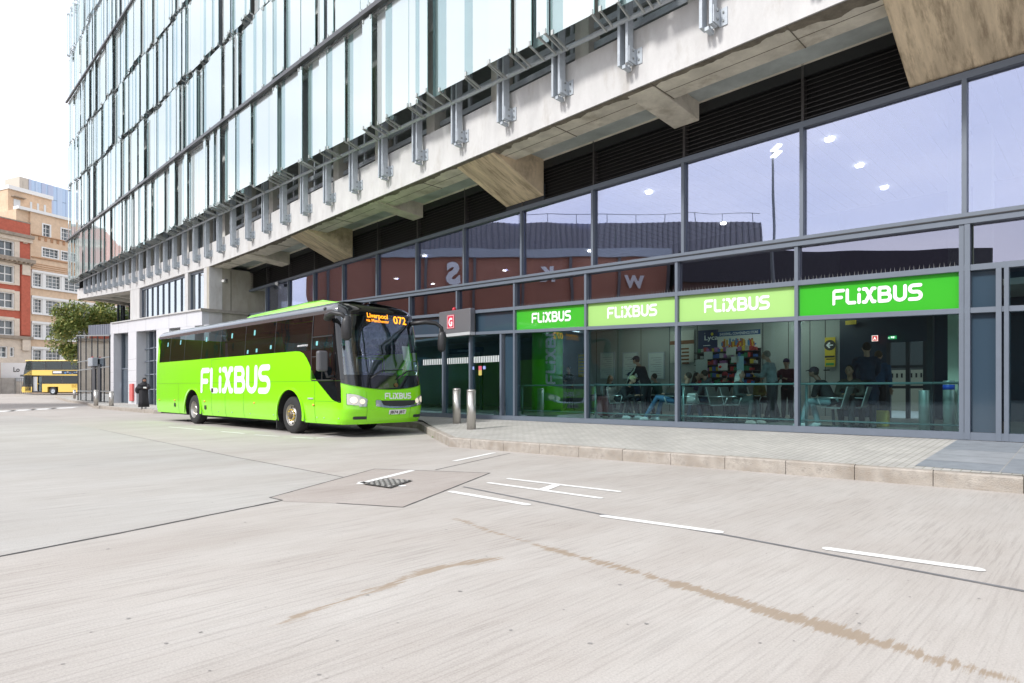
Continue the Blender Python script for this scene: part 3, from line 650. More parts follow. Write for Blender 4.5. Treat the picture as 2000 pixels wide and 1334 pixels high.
# guard rails in the opening above the parapet
mb = MB()
for dz in (.32, .78): bar(mb, -6, sW(408), 1.7, 1.78, lambda s: ftz(s)+dz, lambda s: ftz(s)+dz+.15, n=24)
s = -6
while s < sW(408):
    bar(mb, s, s+.1, 1.62, 1.70, lambda s: ftz(s)-.1, lambda s: ftz(s)+1.5); s += 1.9
part(mb, 'guard_rail', M_GALV)
mb = MB(); bar(mb, sW(399), sW(285), 1.6, 1.62, lambda s: ftz(s)-.1, lambda s: ftz(s)+1.9, n=6); part(mb, 'window_pane', G_SIDE)
mb = MB()
for i in range(14):
    s = sW(399)+(sW(285)-sW(399))*i/13; bar(mb, s-.04, s+.04, 1.62, 1.7, lambda s: ftz(s)-.1, lambda s: ftz(s)+1.9)
part(mb, 'window_frame', M_GALV)
# vertical steel channels hung off the parapet, each with a bolted foot
posts = []
for i in range(-8, 33):
    q = (.6536+.0772*i)*1e-3 if i < 20 else (.6536+.0772*20+.0815*(i-20))*1e-3
    if q <= .1e-3: continue
    posts.append(P.s_(inv(q), 2.4))
zfoot = lambda s: fbz(s)+.36*(ftz(s)-fbz(s))
for s in posts:
    if s > s_end-.3: continue
    zt = zl('H', 2.4)(s); m2 = MB()
    m2.box(s-.14, s-.08, 2.26, 2.46, zfoot(s), zt, fr=fw); m2.box(s+.06, s+.12, 2.26, 2.46, zfoot(s), zt, fr=fw)
    m2.box(s-.139, s-.02, 2.262, 2.285, zfoot(s)+.001, zt, fr=fw)
    pp = part(m2, 'mounting_post', M_GALV)
    m3 = MB(); m3.box(s-.30, s-.142, 2.161, 2.18, zfoot(s)+.03, zfoot(s)+.36, fr=fw); m3.box(s-.165, s-.142, 2.18, 2.44, zfoot(s)+.03, zfoot(s)+.34, fr=fw)
    m3.box(s-.05, s+.03, 2.2, 2.42, zfoot(s)-.07, zfoot(s)-.001, fr=fw)
    for zz in (.1, .26):
        m3.box(s-.24, s-.21, 2.18, 2.20, zfoot(s)+zz, zfoot(s)+zz+.035, 1, fr=fw); m3.box(s-.19, s-.166, 2.29, 2.33, zfoot(s)+zz, zfoot(s)+zz+.035, 1, fr=fw)
    m3.build('foot_bracket', [M_GALV, M_GALVD], pp)
# horizontal tubes and rails
def tube_rail(k, o, dz, r, m, name):
    f = zl(k, o); mb = MB(); ss = [-12+(sG0+12)*i/24 for i in range(25)]
    mb.tube([fw(s, o, f(s)+dz) for s in ss], r, 8); part(mb, name, m)
tube_rail('G', 2.45, -.12, .055, M_GALV, 'horizontal_tube')
for k in ('A', 'B'):
    f = zl(k, 3.12)
    mb = MB(); bar(mb, -12, sG0, 3.05, 3.2, lambda s: f(s)-.12, lambda s: f(s)+.02, n=24); bar(mb, -12, sG0, 3.0, 3.05, lambda s: f(s)+.03, lambda s: f(s)+.09, 1, n=24); bar(mb, -12, sG0, 2.75, 3.0, lambda s: f(s)-.16, lambda s: f(s)-.12, 1, n=24)
    part(mb, 'horizontal_rail', [mat('rail_dark', (.085, .085, .09), .4, .3), mat('rail_light', (.42, .43, .45), .35, .3)])
for k in ('C', 'D', 'E'): tube_rail(k, 2.6, -.05, .06, M_GALVD, 'horizontal_tube')
for k in order[1:6]:
    f = zl(k, 2.6); mb = MB()
    s = -4.0
    while s < sG0:
        bar(mb, s, s+.10, 2.30, 2.78, lambda s: f(s)-.02, lambda s: f(s)+.22); s += .55 if s < 25 else .9
    bar(mb, -12, sG0, 2.45, 2.5, lambda s: f(s)-.14, lambda s: f(s)+.22, n=20)
    part(mb, 'walkway_grating', mat('grating', (.48, .54, .53), .5))
# glass screen panels
M_FRIT = glass('fritted_glass', (.80, .88, .87), (.86, .97, .96), .26, .5, rough=.02, warp=.004, body=(.78, .83, .84), body_amt=.86)
M_CLEAR = glass('clear_screen_glass', (.66, .84, .82), (.85, .95, .97), .20, .6, warp=.003, body=(.46, .62, .62), body_amt=.55)
M_EDGE = mat('glass_edge', (.22, .40, .38), .2)
rg = random.Random(11); panels = []; clips = []
for ri in range(6):
    lo, hi = zl(order[ri]), zl(order[ri+1]); s = -9.0
    while s < sG0-.3:
        wd = rg.choice([.32, .42, .55, .8, 1.2, 1.6, .95, .45]); wd = min(wd, sG0-s)
        mid = s+wd/2; o = OG+rg.choice([0, .09, .18]); zb = lo(mid)+.10+rg.uniform(-.06, .08); zt = hi(mid)-.15+rg.uniform(-.06, .05)
        if ri in (1, 3): zb += .04
        if ri == 0: zb -= .1
        Y = yof(mid, o); yb = HZ-(zb-CH)/Y*F
        if yb > -80:
            X = (P.O+P.u*mid+P.n*o).x; xp = 1000+X/Y*F
            sl_ = .055 if ri < 2 else .1
            sl_ = (lo(mid+.5)-lo(mid-.5))
            m_ = MB(); e = min(.36, wd*.34); side = rg.random() < .7
            def hx(a, b, mi, th=.014, oo=o):
                m_.hexa([fw(a, oo, zb+(a-mid)*sl_), fw(b, oo, zb+(b-mid)*sl_), fw(b, oo+th, zb+(b-mid)*sl_), fw(a, oo+th, zb+(a-mid)*sl_), fw(a, oo, zt+(a-mid)*sl_), fw(b, oo, zt+(b-mid)*sl_), fw(b, oo+th, zt+(b-mid)*sl_), fw(a, oo+th, zt+(a-mid)*sl_)], mi)
            if side and wd > .5: hx(s+.012, s+wd-e, 0); hx(s+wd-e+.001, s+wd, 1)
            else: hx(s+.012, s+wd, 0)
            hx(s, s+.011, 2)
            yb2, yt2 = yb, HZ-(zt-CH)/Y*F
            vis = max(0, min(1334, yb2)-max(0, yt2))*wd/Y*F*.7
            for ss, sg in ((s+.06, 1), (s+wd-.06, -1)):
                for zz, up in ((zb+(ss-mid)*sl_, 1), (zt+(ss-mid)*sl_, -1)):
                    c_ = MB(); clips.append((vis, c_))
                    c_.box(ss-.03, ss+.03, o-.02, o+.04, zz-.01 if up > 0 else zz-.1, zz+.1 if up > 0 else zz+.01, fr=fw)
                    if up > 0:
                        c_.hexa([fw(ss-.012, 2.5, zz-.16), fw(ss+.012, 2.5, zz-.16), fw(ss+.012, o, zz-.03), fw(ss-.012, o, zz-.03), fw(ss-.012, 2.5, zz-.10), fw(ss+.012, 2.5, zz-.10), fw(ss+.012, o, zz+.03), fw(ss-.012, o, zz+.03)])
                    else: c_.box(ss-.012, ss+.012, 2.5, o-.02, zz-.02, zz+.03, fr=fw)
            panels.append((vis, m_))
        gp_ = rg.choice([.012, .02, .05, .14, .24, .02, .03])
        if gp_ > .04 and yb > -80 and rg.random() < .72:          # a clear pane set behind bridges the gap
            m_ = MB(); sa_, sb2 = s+wd-.12, s+wd+gp_+.12; oo = OG-.10
            m_.hexa([fw(sa_, oo, zb+(sa_-mid)*sl_), fw(sb2, oo, zb+(sb2-mid)*sl_), fw(sb2, oo+.014, zb+(sb2-mid)*sl_), fw(sa_, oo+.014, zb+(sa_-mid)*sl_), fw(sa_, oo, zt+(sa_-mid)*sl_), fw(sb2, oo, zt+(sb2-mid)*sl_), fw(sb2, oo+.014, zt+(sb2-mid)*sl_), fw(sa_, oo+.014, zt+(sa_-mid)*sl_)], 1)
            panels.append((vis*.2, m_))
        s += wd+gp_
def emit_parts(lst, name, m):
    lst.sort(key=lambda t: -t[0]); rest = MB()
    for i, (v, q) in enumerate(lst):
        if i < 99: part(q, name, m)
        else:
            b = len(rest.v); rest.v += q.v; rest.f += [[j+b for j in f] for f in q.f]; rest.m += q.m; rest.sm += q.sm
    if rest.v: o = part(rest, name, m); o['kind'] = 'stuff'
emit_parts(panels, 'glass_panel', [M_FRIT, M_CLEAR, M_EDGE]); emit_parts(clips, 'panel_clamp', mat('clamp_steel', (.45, .47, .46), .4, .3))
# end wall of the decks
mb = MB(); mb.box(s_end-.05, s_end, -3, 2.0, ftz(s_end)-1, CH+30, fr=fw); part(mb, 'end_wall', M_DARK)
# ================================================================== COACH
M_GREEN = mat('lime_paint', (.265, .77, .005), .22, coat=.7, warp=.02, bscale=2.2)
M_GLOSSB = mat('black_gloss', (.008, .009, .010), .06, coat=.8, warp=.03, bscale=1.5)
M_BGLASS = glass('coach_side_glass', (.22, .32, .34), (.62, .72, .78), .12, .5, warp=.012, bscale=1.6)
M_WSCR = glass('windscreen_glass', (.72, .82, .80), (.9, .95, 1), .16, .5, warp=.012, bscale=.7)
M_ROOFG = mat('silver_cove', (.13, .135, .145), .16, .4, coat=.8)
M_PLAST = mat('black_plastic', (.028, .028, .03), .45)
M_RUB = mat('rubber', (.022, .022, .023), .8, var=.3, scale=20)
M_WHITE = mat('white_vinyl', (.82, .82, .82), .35)
M_AMBER = mat('amber_lens', (.9, .33, .02), .25, coat=.5); M_CHROME = mat('chrome', (.6, .6, .62), .18, .95)
M_LIGHTGREY = mat('light_grey', (.45, .45, .46), .4)
BL, BW, RF = 13.35, 2.55, .70
th = [-90+180*i/64 for i in range(65)]
FC = []
for a in th:
    c_, s_ = cos(radians(a)), sin(radians(a)); y = 1.275+1.275*math.copysign(abs(s_)**.5, s_); x = -RF+(RF+.14)*max(0, c_)**.5; FC.append((x, y))
FC = [(-RF, 0)]+FC[1:-1]+[(-RF, BW)]
acc = [0]
for a, b in zip(FC, FC[1:]): acc.append(acc[-1]+math.hypot(b[0]-a[0], b[1]-a[1]))
FL = acc[-1]                                   # length of the front contour; p runs -BL..-RF (near side), then -RF..-RF+FL (front), then far side
PROF = [(.33, .05, .12), (.45, .018, .05), (.70, 0, 0), (1.25, 0, .03), (2.30, .015, .24), (2.9, .05, .34), (3.34, .085, .43), (3.43, .13, .52), (3.51, .22, .66), (3.57, .38, .88), (3.61, .75, 1.15), (3.63, 1.25, 1.4)]
def prof(z):
    if z <= PROF[0][0]: return PROF[0][1:]
    for a, b in zip(PROF, PROF[1:]):
        if z <= b[0]: t = (z-a[0])/(b[0]-a[0]); return a[1]+(b[1]-a[1])*t, a[2]+(b[2]-a[2])*t
    return PROF[-1][1:]
def cont(p):
    if p <= -RF: return p, 0.0
    q = p+RF
    if q >= FL: return -RF-(q-FL), BW
    lo, hi = 0, len(acc)-1
    while hi-lo > 1:
        m = (lo+hi)//2
        if acc[m] <= q: lo = m
        else: hi = m
    t = (q-acc[lo])/(acc[hi]-acc[lo]); a, b = FC[lo], FC[hi]; return a[0]+(b[0]-a[0])*t, a[1]+(b[1]-a[1])*t
def S0(p, z):
    x, y = cont(p); ins, rk = prof(z); wx = max(0, min(1, (x+RF)/(RF+.14)))
    k = min(1, ins/1.275)
    if x < -RF: x = max(x, -BL+ins*.5)
    return Vector((x-rk*wx**.8, 1.275+(y-1.275)*(1-k), z))
def S(p, z, off=0):
    a = S0(p, z)
    if not off: return a
    d1 = S0(p+.01, z)-S0(p-.01, z); d2 = S0(p, z+.01)-S0(p, z-.01); n = d1.cross(d2)
    return a+n.normalized()*off
def pf(y):                                     # contour parameter of lateral position y on the front
    for i in range(len(FC)-1):
        if FC[i][1] <= y <= FC[i+1][1]: t = (y-FC[i][1])/(FC[i+1][1]-FC[i][1]+1e-9); return -RF+acc[i]+(acc[i+1]-acc[i])*t
    return -RF+FL/2
assert (S0(-5.01, 1)-S0(-4.99, 1)).x < 0
coach = thing('coach', 'lime green coach with white lettering and black wraparound windscreen parked at the kerb', 'coach', (-4.28, 15.0, 0), rotz=math.atan2(-.666, .746))
def bpart(mb, name, m, parent=None, bevel=0): return mb.build(name, m, parent or coach, bevel)
def patch(name, p0, p1, lo, hi, m, off=0, dp=.12, nz_=10, parent=None, zlist=None):
    n = max(1, int(round((p1-p0)/dp))); mb = MB(); lo_ = lo if callable(lo) else (lambda p: lo); hi_ = hi if callable(hi) else (lambda p: hi)
    for i in range(n+1):
        p = p0+(p1-p0)*i/n; a, b = lo_(p), hi_(p)
        for j in range(nz_+1): mb.v.append(S(p, a+(b-a)*j/nz_, off))
    for i in range(n):
        for j in range(nz_):
            mb.f.append([i*(nz_+1)+j, (i+1)*(nz_+1)+j, (i+1)*(nz_+1)+j+1, i*(nz_+1)+j+1]); mb.m.append(0); mb.sm.append(True)
    return mb.build(name, m, parent or coach, recalc=False)
XF, XR, RA = -2.62, -9.62, .72
def skirt(p):
    z = .345
    for c in (XF, XR):
        if abs(p-c) < RA: z = max(z, .52+sqrt(RA*RA-(p-c)**2)*1.0)
    return z
BELT = 2.30
def belt(p):
    pts = [(-2.35, BELT), (-2.1, 2.285), (-1.9, 2.22), (-1.72, 2.08), (-1.55, 1.88), (-1.35, 1.62), (-1.2, 1.47), (-.72, 1.16), (-.45, .98), (-.2, .90), (0, .9)]
    if p <= pts[0][0]: return BELT
    for a, b in zip(pts, pts[1:]):
        if p <= b[0]: return a[1]+(b[1]-a[1])*(p-a[0])/(b[0]-a[0])
    return .9
PJ = pf(.07)                                   # joint between side and front skins
PK = 2*(-RF+FL/2)-PJ
def ftop(p):                                   # top of the green front, dips to the middle
    t = abs((p-(-RF+FL/2))/(FL/2)); return 1.235+.36*min(1, t)**2.0
patch('side_panel', -BL, XR-RA-.02, skirt, belt, M_GREEN, dp=.06)
patch('side_panel', XR-RA-.02, XR+RA+.02, skirt, belt, M_GREEN, dp=.02, nz_=10)
patch('side_panel', XR+RA+.02, XF-RA-.02, skirt, belt, M_GREEN, dp=.06)
patch('side_panel', XF-RA-.02, XF+RA+.02, skirt, belt, M_GREEN, dp=.02, nz_=10)
patch('side_panel', XF+RA+.02, PJ, skirt, belt, M_GREEN, dp=.03, nz_=14)
patch('front_panel', PJ, PK, .34, ftop, M_GREEN, dp=.03, nz_=22)
PE = -RF+FL+BL-RF
patch('side_panel', PK, PE, .345, BELT, M_GREEN, dp=.2)
# black lower driver's panel, windows, cove and roof
patch('black_panel', -2.3, PJ, lambda p: belt(p)-.002, lambda p: min(BELT, 3.1) if p < -1.25 else 1.5, M_GLOSSB, off=-.012, dp=.04)
WT = 3.23
sb = [-BL+.28, -11.95, -10.5, -8.9, -7.35, -5.5, -3.55, -1.5]
for a, b in zip(sb, sb[1:]): patch('side_window', a+.012, b-.012, BELT, WT, M_BGLASS, off=-.004, dp=.2)
for a in sb[1:-1]: patch('window_joint', a-.014, a+.014, BELT, WT, M_PLAST, off=.0, dp=.02)
patch('driver_window', -1.46, -.36, 1.50, 2.62, M_BGLASS, off=-.002, dp=.06)
patch('side_window', -1.5, -.30, 2.66, WT, M_GLOSSB, off=-.002, dp=.1)
patch('pillar_trim', -.36, PJ+.10, .92, WT, M_GLOSSB, off=-.014, dp=.03)
for (a, b, z0, z1) in ((-1.5, -1.46, 1.5, WT), (-1.46, -.36, 2.62, 2.65), (-.95, -.92, 1.5, 2.1), (-1.46, -.36, 1.47, 1.5), (-1.46, -.92, 2.1, 2.125)): patch('driver_window_frame', a, b, z0, z1, M_PLAST, off=.008, dp=.05)
patch('drop_glass', -1.44, -.96, 1.52, 2.09, M_BGLASS, off=.006, dp=.1)
patch('roof_cove', -BL, PJ, WT, 3.51, M_ROOFG, dp=.2, nz_=8)
patch('side_window', PK, PE-.28, BELT, WT, M_BGLASS, dp=.4)
patch('roof_cove', PK, PE, WT, 3.51, M_ROOFG, dp=.3, nz_=8)
patch('rear_pillar', -BL, -BL+.29, BELT, lambda p: WT-(p+BL)*1.5, M_GREEN, off=.006, dp=.05)
# slanted green rear pillar is wider at its foot
patch('front_cap', PJ, PK, 3.20, 3.51, M_GLOSSB, dp=.03, nz_=8)
patch('display_surround', PJ+.02, PK-.02, 2.80, 3.20, M_GLOSSB, off=-.03, dp=.04)
patch('windscreen', PJ+.10, PK-.10, 1.62, 3.20, M_WSCR, dp=.03, nz_=16)
patch('pillar_trim', PJ, PJ+.11, 1.5, 3.21, M_GLOSSB, off=.004, dp=.02, nz_=12); patch('pillar_trim', PK-.11, PK, 1.5, 3.21, M_GLOSSB, off=.004, dp=.02, nz_=12)
patch('front_black_panel', PJ, PK, lambda p: ftop(p)+.001, 1.63, M_GLOSSB, off=-.01, dp=.03)
patch('bonnet_edge', PJ, PK, lambda p: ftop(p)-.012, lambda p: ftop(p)+.006, mat('lime_dark', (.12, .36, .0), .4), off=.004, dp=.03, nz_=2)
# roof skin
mb = MB(); zz = [3.50, 3.55, 3.58, 3.61, 3.63]; npz = 90
pp_ = [-BL+(BL-RF)*i/20 for i in range(20)]+[-RF+FL*i/40 for i in range(41)]+[-RF+FL+(BL-RF)*(i+1)/20 for i in range(20)]
for p in pp_:
    for z in zz: mb.v.append(S0(p, z))
for i in range(len(pp_)-1):
    for j in range(len(zz)-1): mb.f.append([i*5+j, (i+1)*5+j, (i+1)*5+j+1, i*5+j+1]); mb.m.append(0); mb.sm.append(True)
bpart(mb, 'roof', [M_ROOFG])
patch('roof_front', PJ, PK, 3.50, 3.61, M_GLOSSB, off=.004, dp=.04)
mb = MB(); hp = [(-6.6, 3.58), (-6.3, 3.70), (-3.0, 3.82), (-2.2, 3.80), (-1.0, 3.58)]
rows = []
for x, zt in hp:
    rows.append([Vector((x, .42, 3.54)), Vector((x, .55, (zt+3.58)/2+.04)), Vector((x, .72, zt)), Vector((x, 1.83, zt)), Vector((x, 2.0, (zt+3.58)/2+.04)), Vector((x, 2.13, 3.54))])
mb.add([p for r in rows for p in r], [(i*6+j, (i+1)*6+j, (i+1)*6+j+1, i*6+j+1) for i in range(len(hp)-1) for j in range(5)]+[(0, 1, 2, 3, 4, 5)])
bpart(mb, 'air_conditioning_hump', M_GREEN, bevel=.03)
mb = MB(); mb.box(-BL-.001, -BL+.02, .06, BW-.06, .35, 3.3); bpart(mb, 'rear_panel', M_GREEN, bevel=.02)
# underside, wheel housings and floor
M_UNDER = mat('underbody', (.012, .012, .012), .9)
mb = MB(); mb.box(-BL+.1, XR-.8, .12, BW-.12, .30, 1.1); mb.box(XR+.8, XF-.8, .12, BW-.12, .28, 1.1); mb.box(XF+.8, -.35, .14, BW-.14, .32, 1.1)
mb.box(-BL+.1, -.4, .62, BW-.62, .5, 1.1); mb.box(-BL+.1, -.4, .05, BW-.05, 1.32, 1.36); bpart(mb, 'underbody', M_UNDER)
for c in (XF, XR):
    mb = MB(); n = 14
    for i in range(n):
        a0, a1 = pi*i/n, pi*(i+1)/n; r = RA+.005
        mb.quad(V(c+r*cos(a0), .015, .52+r*sin(a0)), V(c+r*cos(a1), .015, .52+r*sin(a1)), V(c+r*cos(a1), .7, .52+r*sin(a1)), V(c+r*cos(a0), .7, .52+r*sin(a0)))
    mb.box(c-.75, c+.75, .66, .7, .3, 1.25); bpart(mb, 'wheel_housing', M_UNDER)
for c in (XF, XR):
    mb = MB(); n = 20; r0, r1 = RA-.005, RA+.065; vs_ = []
    for i in range(n+1):
        a = -.18+(pi+.36)*i/n
        vs_ += [V(c+r0*cos(a), -.0, .52+r0*sin(a)), V(c+r0*cos(a), -.032, .52+r0*sin(a)), V(c+r1*cos(a), -.022, .52+r1*sin(a)), V(c+r1*cos(a), .0, .52+r1*sin(a))]
    mb.add(vs_, [(4*i+j, 4*i+4+j, 4*i+4+(j+1) % 4, 4*i+(j+1) % 4) for i in range(n) for j in range(4)]+[(0, 1, 2, 3)]); bpart(mb, 'wheel_arch', M_GREEN)
def wheel(x, y, front, far=False):
    sgn = -1 if not far else 1; w_ = MB()
    w_.lathe([(.30, .0), (.40, .0), (.485, .012), (.515, .04), (.52, .08), (.52, .24), (.505, .28), (.40, .29)], (0, 0, 0), 40, axis='y', cap=False)
    for i in range(40):
        a = 2*pi*i/40; w_.box(-.006, .006, .045, .26, .512, .5225, fr=lambda u, v, q, a=a: V(u*cos(a)+q*sin(a), v, -u*sin(a)+q*cos(a)))
    t = w_.build('wheel', M_RUB, coach); t.location = (x, y, .52)
    if far: t.rotation_euler = (0, 0, pi)
    r_ = MB()
    if front:
        r_.lathe([(.305, .005), (.29, .03), (.285, .06), (.26, .075), (.16, .045), (.15, .02), (.12, -.005), (.0, -.01)], (0, 0, 0), 32, axis='y', cap=False)
    else:
        r_.lathe([(.305, .005), (.29, .03), (.28, .12), (.25, .17), (.15, .18), (.14, .05), (.11, .03), (.0, .03)], (0, 0, 0), 32, axis='y', cap=False)
    rim = r_.build('rim', mat('alloy', (.52, .50, .47), .32, .85), t)
    h = MB()
    if front:
        for i in range(10):
            a = 2*pi*i/10+.1; h.add([V((.235+.035*cos(q))*cos(a)-.028*sin(q)*sin(a), .058, (.235+.035*cos(q))*sin(a)+.028*sin(q)*cos(a)) for q in [2*pi*k/12 for k in range(12)]], [tuple(range(12))])
        h.build('vent_hole', mat('hole', (.008, .008, .008), .9), t)
        rg_ = MB(); rg_.tube([V(.155*cos(2*pi*i/30), .02, .155*sin(2*pi*i/30)) for i in range(31)], .010, 6)
        for i in range(10): a = 2*pi*i/10; rg_.lathe([(.022, .03), (.022, -.008), (.010, -.02)], (.155*cos(a), 0, .155*sin(a)), 8, axis='y')
        rg_.build('nut_ring', mat('yellow_ring', (.62, .42, .02), .5), t)
        hb = MB(); hb.lathe([(.11, .0), (.105, -.03), (.07, -.05), (0, -.05)], (0, 0, 0), 20, axis='y'); hb.build('hub', mat('hub_dark', (.16, .13, .09), .5, .6), t)
    else:
        for i in range(10): a = 2*pi*i/10; h.lathe([(.018, .16), (.018, .14), (.0, .135)], (.165*cos(a), 0, .165*sin(a)), 8, axis='y')
        hb = h.build('wheel_nut', M_GALV, t)
    return t
wheel(XF, .035, True); wheel(XR, .035, False); wheel(XF, BW-.035, True, True); wheel(XR, BW-.035, False, True)
# lettering and emblems
mb = MB(); put_logo(mb, lambda a, z: S(a, z, .006), -8.93, 1.115, 5.15, .865); bpart(mb, 'side_lettering', M_WHITE)
mid = -RF+FL/2; mb = MB(); put_logo(mb, lambda a, z: S(a, z, .008), pf(1.13), .985, pf(1.96)-pf(1.13), .165); bpart(mb, 'front_lettering', M_WHITE)
mb = MB(); text_into(mb, '#MOREPEOPLE', lambda a, z: S(a, z, .002), -2.25, 2.42, .045, .55, bold=.02); bpart(mb, 'slogan', M_WHITE)
# body lines
for args in ((-BL+.02, PJ, 1.46, 1.468), (-8.05, -7.1, 2.24, 2.247)): patch('panel_line', args[0], args[1], args[2], args[3], mat('green_line', (.04, .13, .0), .6), off=.003, nz_=1)
for x in (-11.0, -8.0, -6.9, -5.55, -1.3): patch('panel_line', x, x+.012, lambda p: max(.35, skirt(p)), 1.46 if x != -8.0 else 2.24, MATS['green_line'], off=.003, dp=.01, nz_=10)
patch('panel_line', -1.28, PJ-.02, .93, .937, MATS['green_line'], off=.003, nz_=1)
for x in (-13.0, -11.35, -8.55, -4.8, -1.35):
    mb = MB(); mb.ball(S(x+.0, .83, .012), (.055, .02, .028), 10); bpart(mb, 'side_marker', M_AMBER)
for x, z in ((-11.35, .66), (-8.5, .62)):
    mb = MB(); c = S(x, z); mb.box(c.x-.07, c.x+.07, -.012, .0, z-.07, z+.07); bpart(mb, 'vent_grille', M_PLAST, bevel=.004)
mb = MB(); c = S(-7.9, 1.2); mb.box(c.x-.08, c.x+.08, -.014, 0, 1.14, 1.28); bpart(mb, 'fuel_lock', M_PLAST, bevel=.004)
mb = MB(); mb.box(-1.62, -1.36, -.022, .0, .98, 1.02); bpart(mb, 'door_handle', M_LIGHTGREY, bevel=.004)
for x in (-7.45, -6.4, -5.1, -3.6, -1.2, -.85, -.2):
    mb = MB(); c = S(x, .50); mb.lathe([(.018, .0), (.018, -.01), (0, -.012)], c, 8, axis='y'); bpart(mb, 'screw_cap', M_LIGHTGREY)
mb = MB(); mb.box(XF-RA-.12, XF-RA-.08, .02, .6, .10, .62); bpart(mb, 'mudflap', M_RUB)
# headlights
M_LENS = mat('headlight_lens', (.55, .52, .48), .08, .3, coat=1)
M_LAMP = mat('headlight_lamp', (.85, .74, .60), .3, emit=.35)
def on_front(name, fn, y0, y1, z0, z1, m, off, st=.015, parent=None):
    mb = MB(); q0, q1 = pf(y0), pf(y1)
    sdf_mesh(lambda a, b: fn((a-q0)/(q1-q0), (b-z0)/(z1-z0)), q0-.02, q1+.02, z0-.02, z1+.02, st, lambda a, b: S(a, b, off), mb); return bpart(mb, name, m, parent)
def lamp_shape(mir):
    def fn(u, v):
        if mir: u = 1-u
        top = 1.0-.62*max(0, u)**2.2; bot = .18*(1-u)*2-.0 if u < .5 else .0
        return max(-u+.02, u-.98, v-top, bot*.5-v, (u-.86)+(.5-v)*.1)*.3
    return fn
YH = 0.15
for mir, (ya, yb_) in ((False, (YH, .72)), (True, (BW-.50, BW-.035))):
    hl = on_front('headlight', lamp_shape(mir), ya, yb_, .80, 1.13, M_LENS, .012)
    on_front('headlight_rim', lambda u, v, f=lamp_shape(mir): max(f(u, v)-.006, -f(u, v)-.0), ya, yb_, .795, 1.135, M_PLAST, .014, parent=hl)
    for (cy, cz, rr_) in (((.30, .97, .085), (.50, .93, .07))):
        y = cy if not mir else BW-cy+.12
        on_front('headlight_bulb', lambda u, v: (u-.5)**2+(v-.5)**2-.25, y-rr_, y+rr_, cz-rr_, cz+rr_, M_LAMP, .016, parent=hl)
# grille, number plate, fog lamps, badge
def rr(u, v, k=.25, asp=4): return max(abs(u-.5)-.5, abs(v-.5)-.5)*.2
on_front('grille', lambda u, v: max(v-1+.0, -v+.18*abs(2*u-1)**2*2.2, -u+.10*(1-v)*1.4, u-1+.10*(1-v)*1.4)*.2, .92, 2.18, .775, .945, M_PLAST, .010)
on_front('grille_surround', lambda u, v: max(max(v-1, -v+.14*abs(2*u-1)**2*2.2, -u, u-1)*.2, -max((v-.97), .22+.18*abs(2*u-1)**2*2-v, .10-u+.1*(1-v), u-.90-.1*(1-v))*.2), .86, 2.24, .735, .965, M_CHROME, .014)
pl = on_front('number_plate', rr, 1.25, 1.78, .575, .70, mat('plate_white', (.78, .78, .76), .4), .014)
mb = MB(); text_into(mb, 'JB74 JBT', lambda a, z: S(a, z, .018), pf(1.28), .60, .075, pf(1.75)-pf(1.28), bold=.035); bpart(mb, 'plate_text', M_PLAST, pl)
for ya, yb_ in ((.28, .62), (2.06, 2.38)): on_front('fog_lamp', rr, ya, yb_, .47, .55, M_PLAST, .010)
on_front('bumper_line', rr, .2, 2.35, .512, .520, MATS['green_line'], .004, st=.01)
for y in (.62, 1.93): on_front('bumper_line', rr, y-.005, y+.005, .40, 1.2, MATS['green_line'], .004, st=.008)
mb = MB(); c = S(pf(1.5), 1.36, .01); mb.tube([c, c+V(.012, 0, 0)], .055, 16); bpart(mb, 'badge', mat('bronze', (.3, .17, .07), .3, .9))
# destination display
M_LED = mat('amber_led', (1, .33, .015), .5, emit=1.5)
mb = MB(); f_ = lambda a, z: S(a, z, .004)
text_into(mb, 'Liverpool', f_, pf(.84), 3.165, .13, pf(1.50)-pf(.84), bold=.01); text_into(mb, 'via Manchester', f_, pf(.80), 3.05, .085, pf(1.52)-pf(.80), bold=.0)
bpart(mb, 'destination_display', M_LED); mb = MB()
text_into(mb, '072', f_, pf(1.68), 3.06, .215, pf(2.12)-pf(1.68), bold=.01); bpart(mb, 'route_number', M_LED)
# cab interior
mb = MB(); mb.box(-BL+.3, -.9, .12, BW-.12, 1.25, 1.31); bpart(mb, 'cabin_floor', mat('cabin_floor', (.05, .05, .055), .8))
mb = MB(); mb.hexa([V(-.95, .25, 1.31), V(-.42, .25, 1.31), V(-.42, 2.2, 1.31), V(-.95, 2.2, 1.31), V(-1.0, .25, 1.72), V(-.48, .25, 1.62), V(-.48, 2.2, 1.62), V(-1.0, 2.2, 1.72)]); bpart(mb, 'dashboard', mat('dash', (.035, .037, .04), .7), bevel=.03)
mb = MB(); mb.tube([V(-1.02+.07*sin(2*pi*i/24), .66+.23*cos(2*pi*i/24), 1.92+.20*sin(2*pi*i/24)) for i in range(25)], .017, 6); mb.tube([V(-1.02, .66, 1.92), V(-.9, .66, 1.6)], .03, 8); mb.box(-1.03, -1.0, .46, .86, 1.90, 1.94); bpart(mb, 'steering_wheel', M_PLAST)
for k, (x, ys) in enumerate([(-1.75, (.66,))]+[(-2.8-.82*i, (.55, 1.0, 1.72, 2.15)) for i in range(12)]):
    for y in ys:
        mb = MB(); mb.box(x-.24, x+.24, y-.2, y+.2, 1.62, 1.74); mb.hexa([V(x-.30, y-.2, 1.7), V(x-.18, y-.2, 1.7), V(x-.18, y+.2, 1.7), V(x-.30, y+.2, 1.7), V(x-.44, y-.17, 2.36), V(x-.34, y-.17, 2.36), V(x-.34, y+.17, 2.36), V(x-.44, y+.17, 2.36)])
        mb.box(x-.1, x+.1, y-.1, y+.1, 1.31, 1.62)
        bpart(mb, 'driver_seat' if k == 0 else 'passenger_seat', mat('seat_cloth', (.06, .075, .09), .9, var=.3), bevel=.03)
mb = MB()
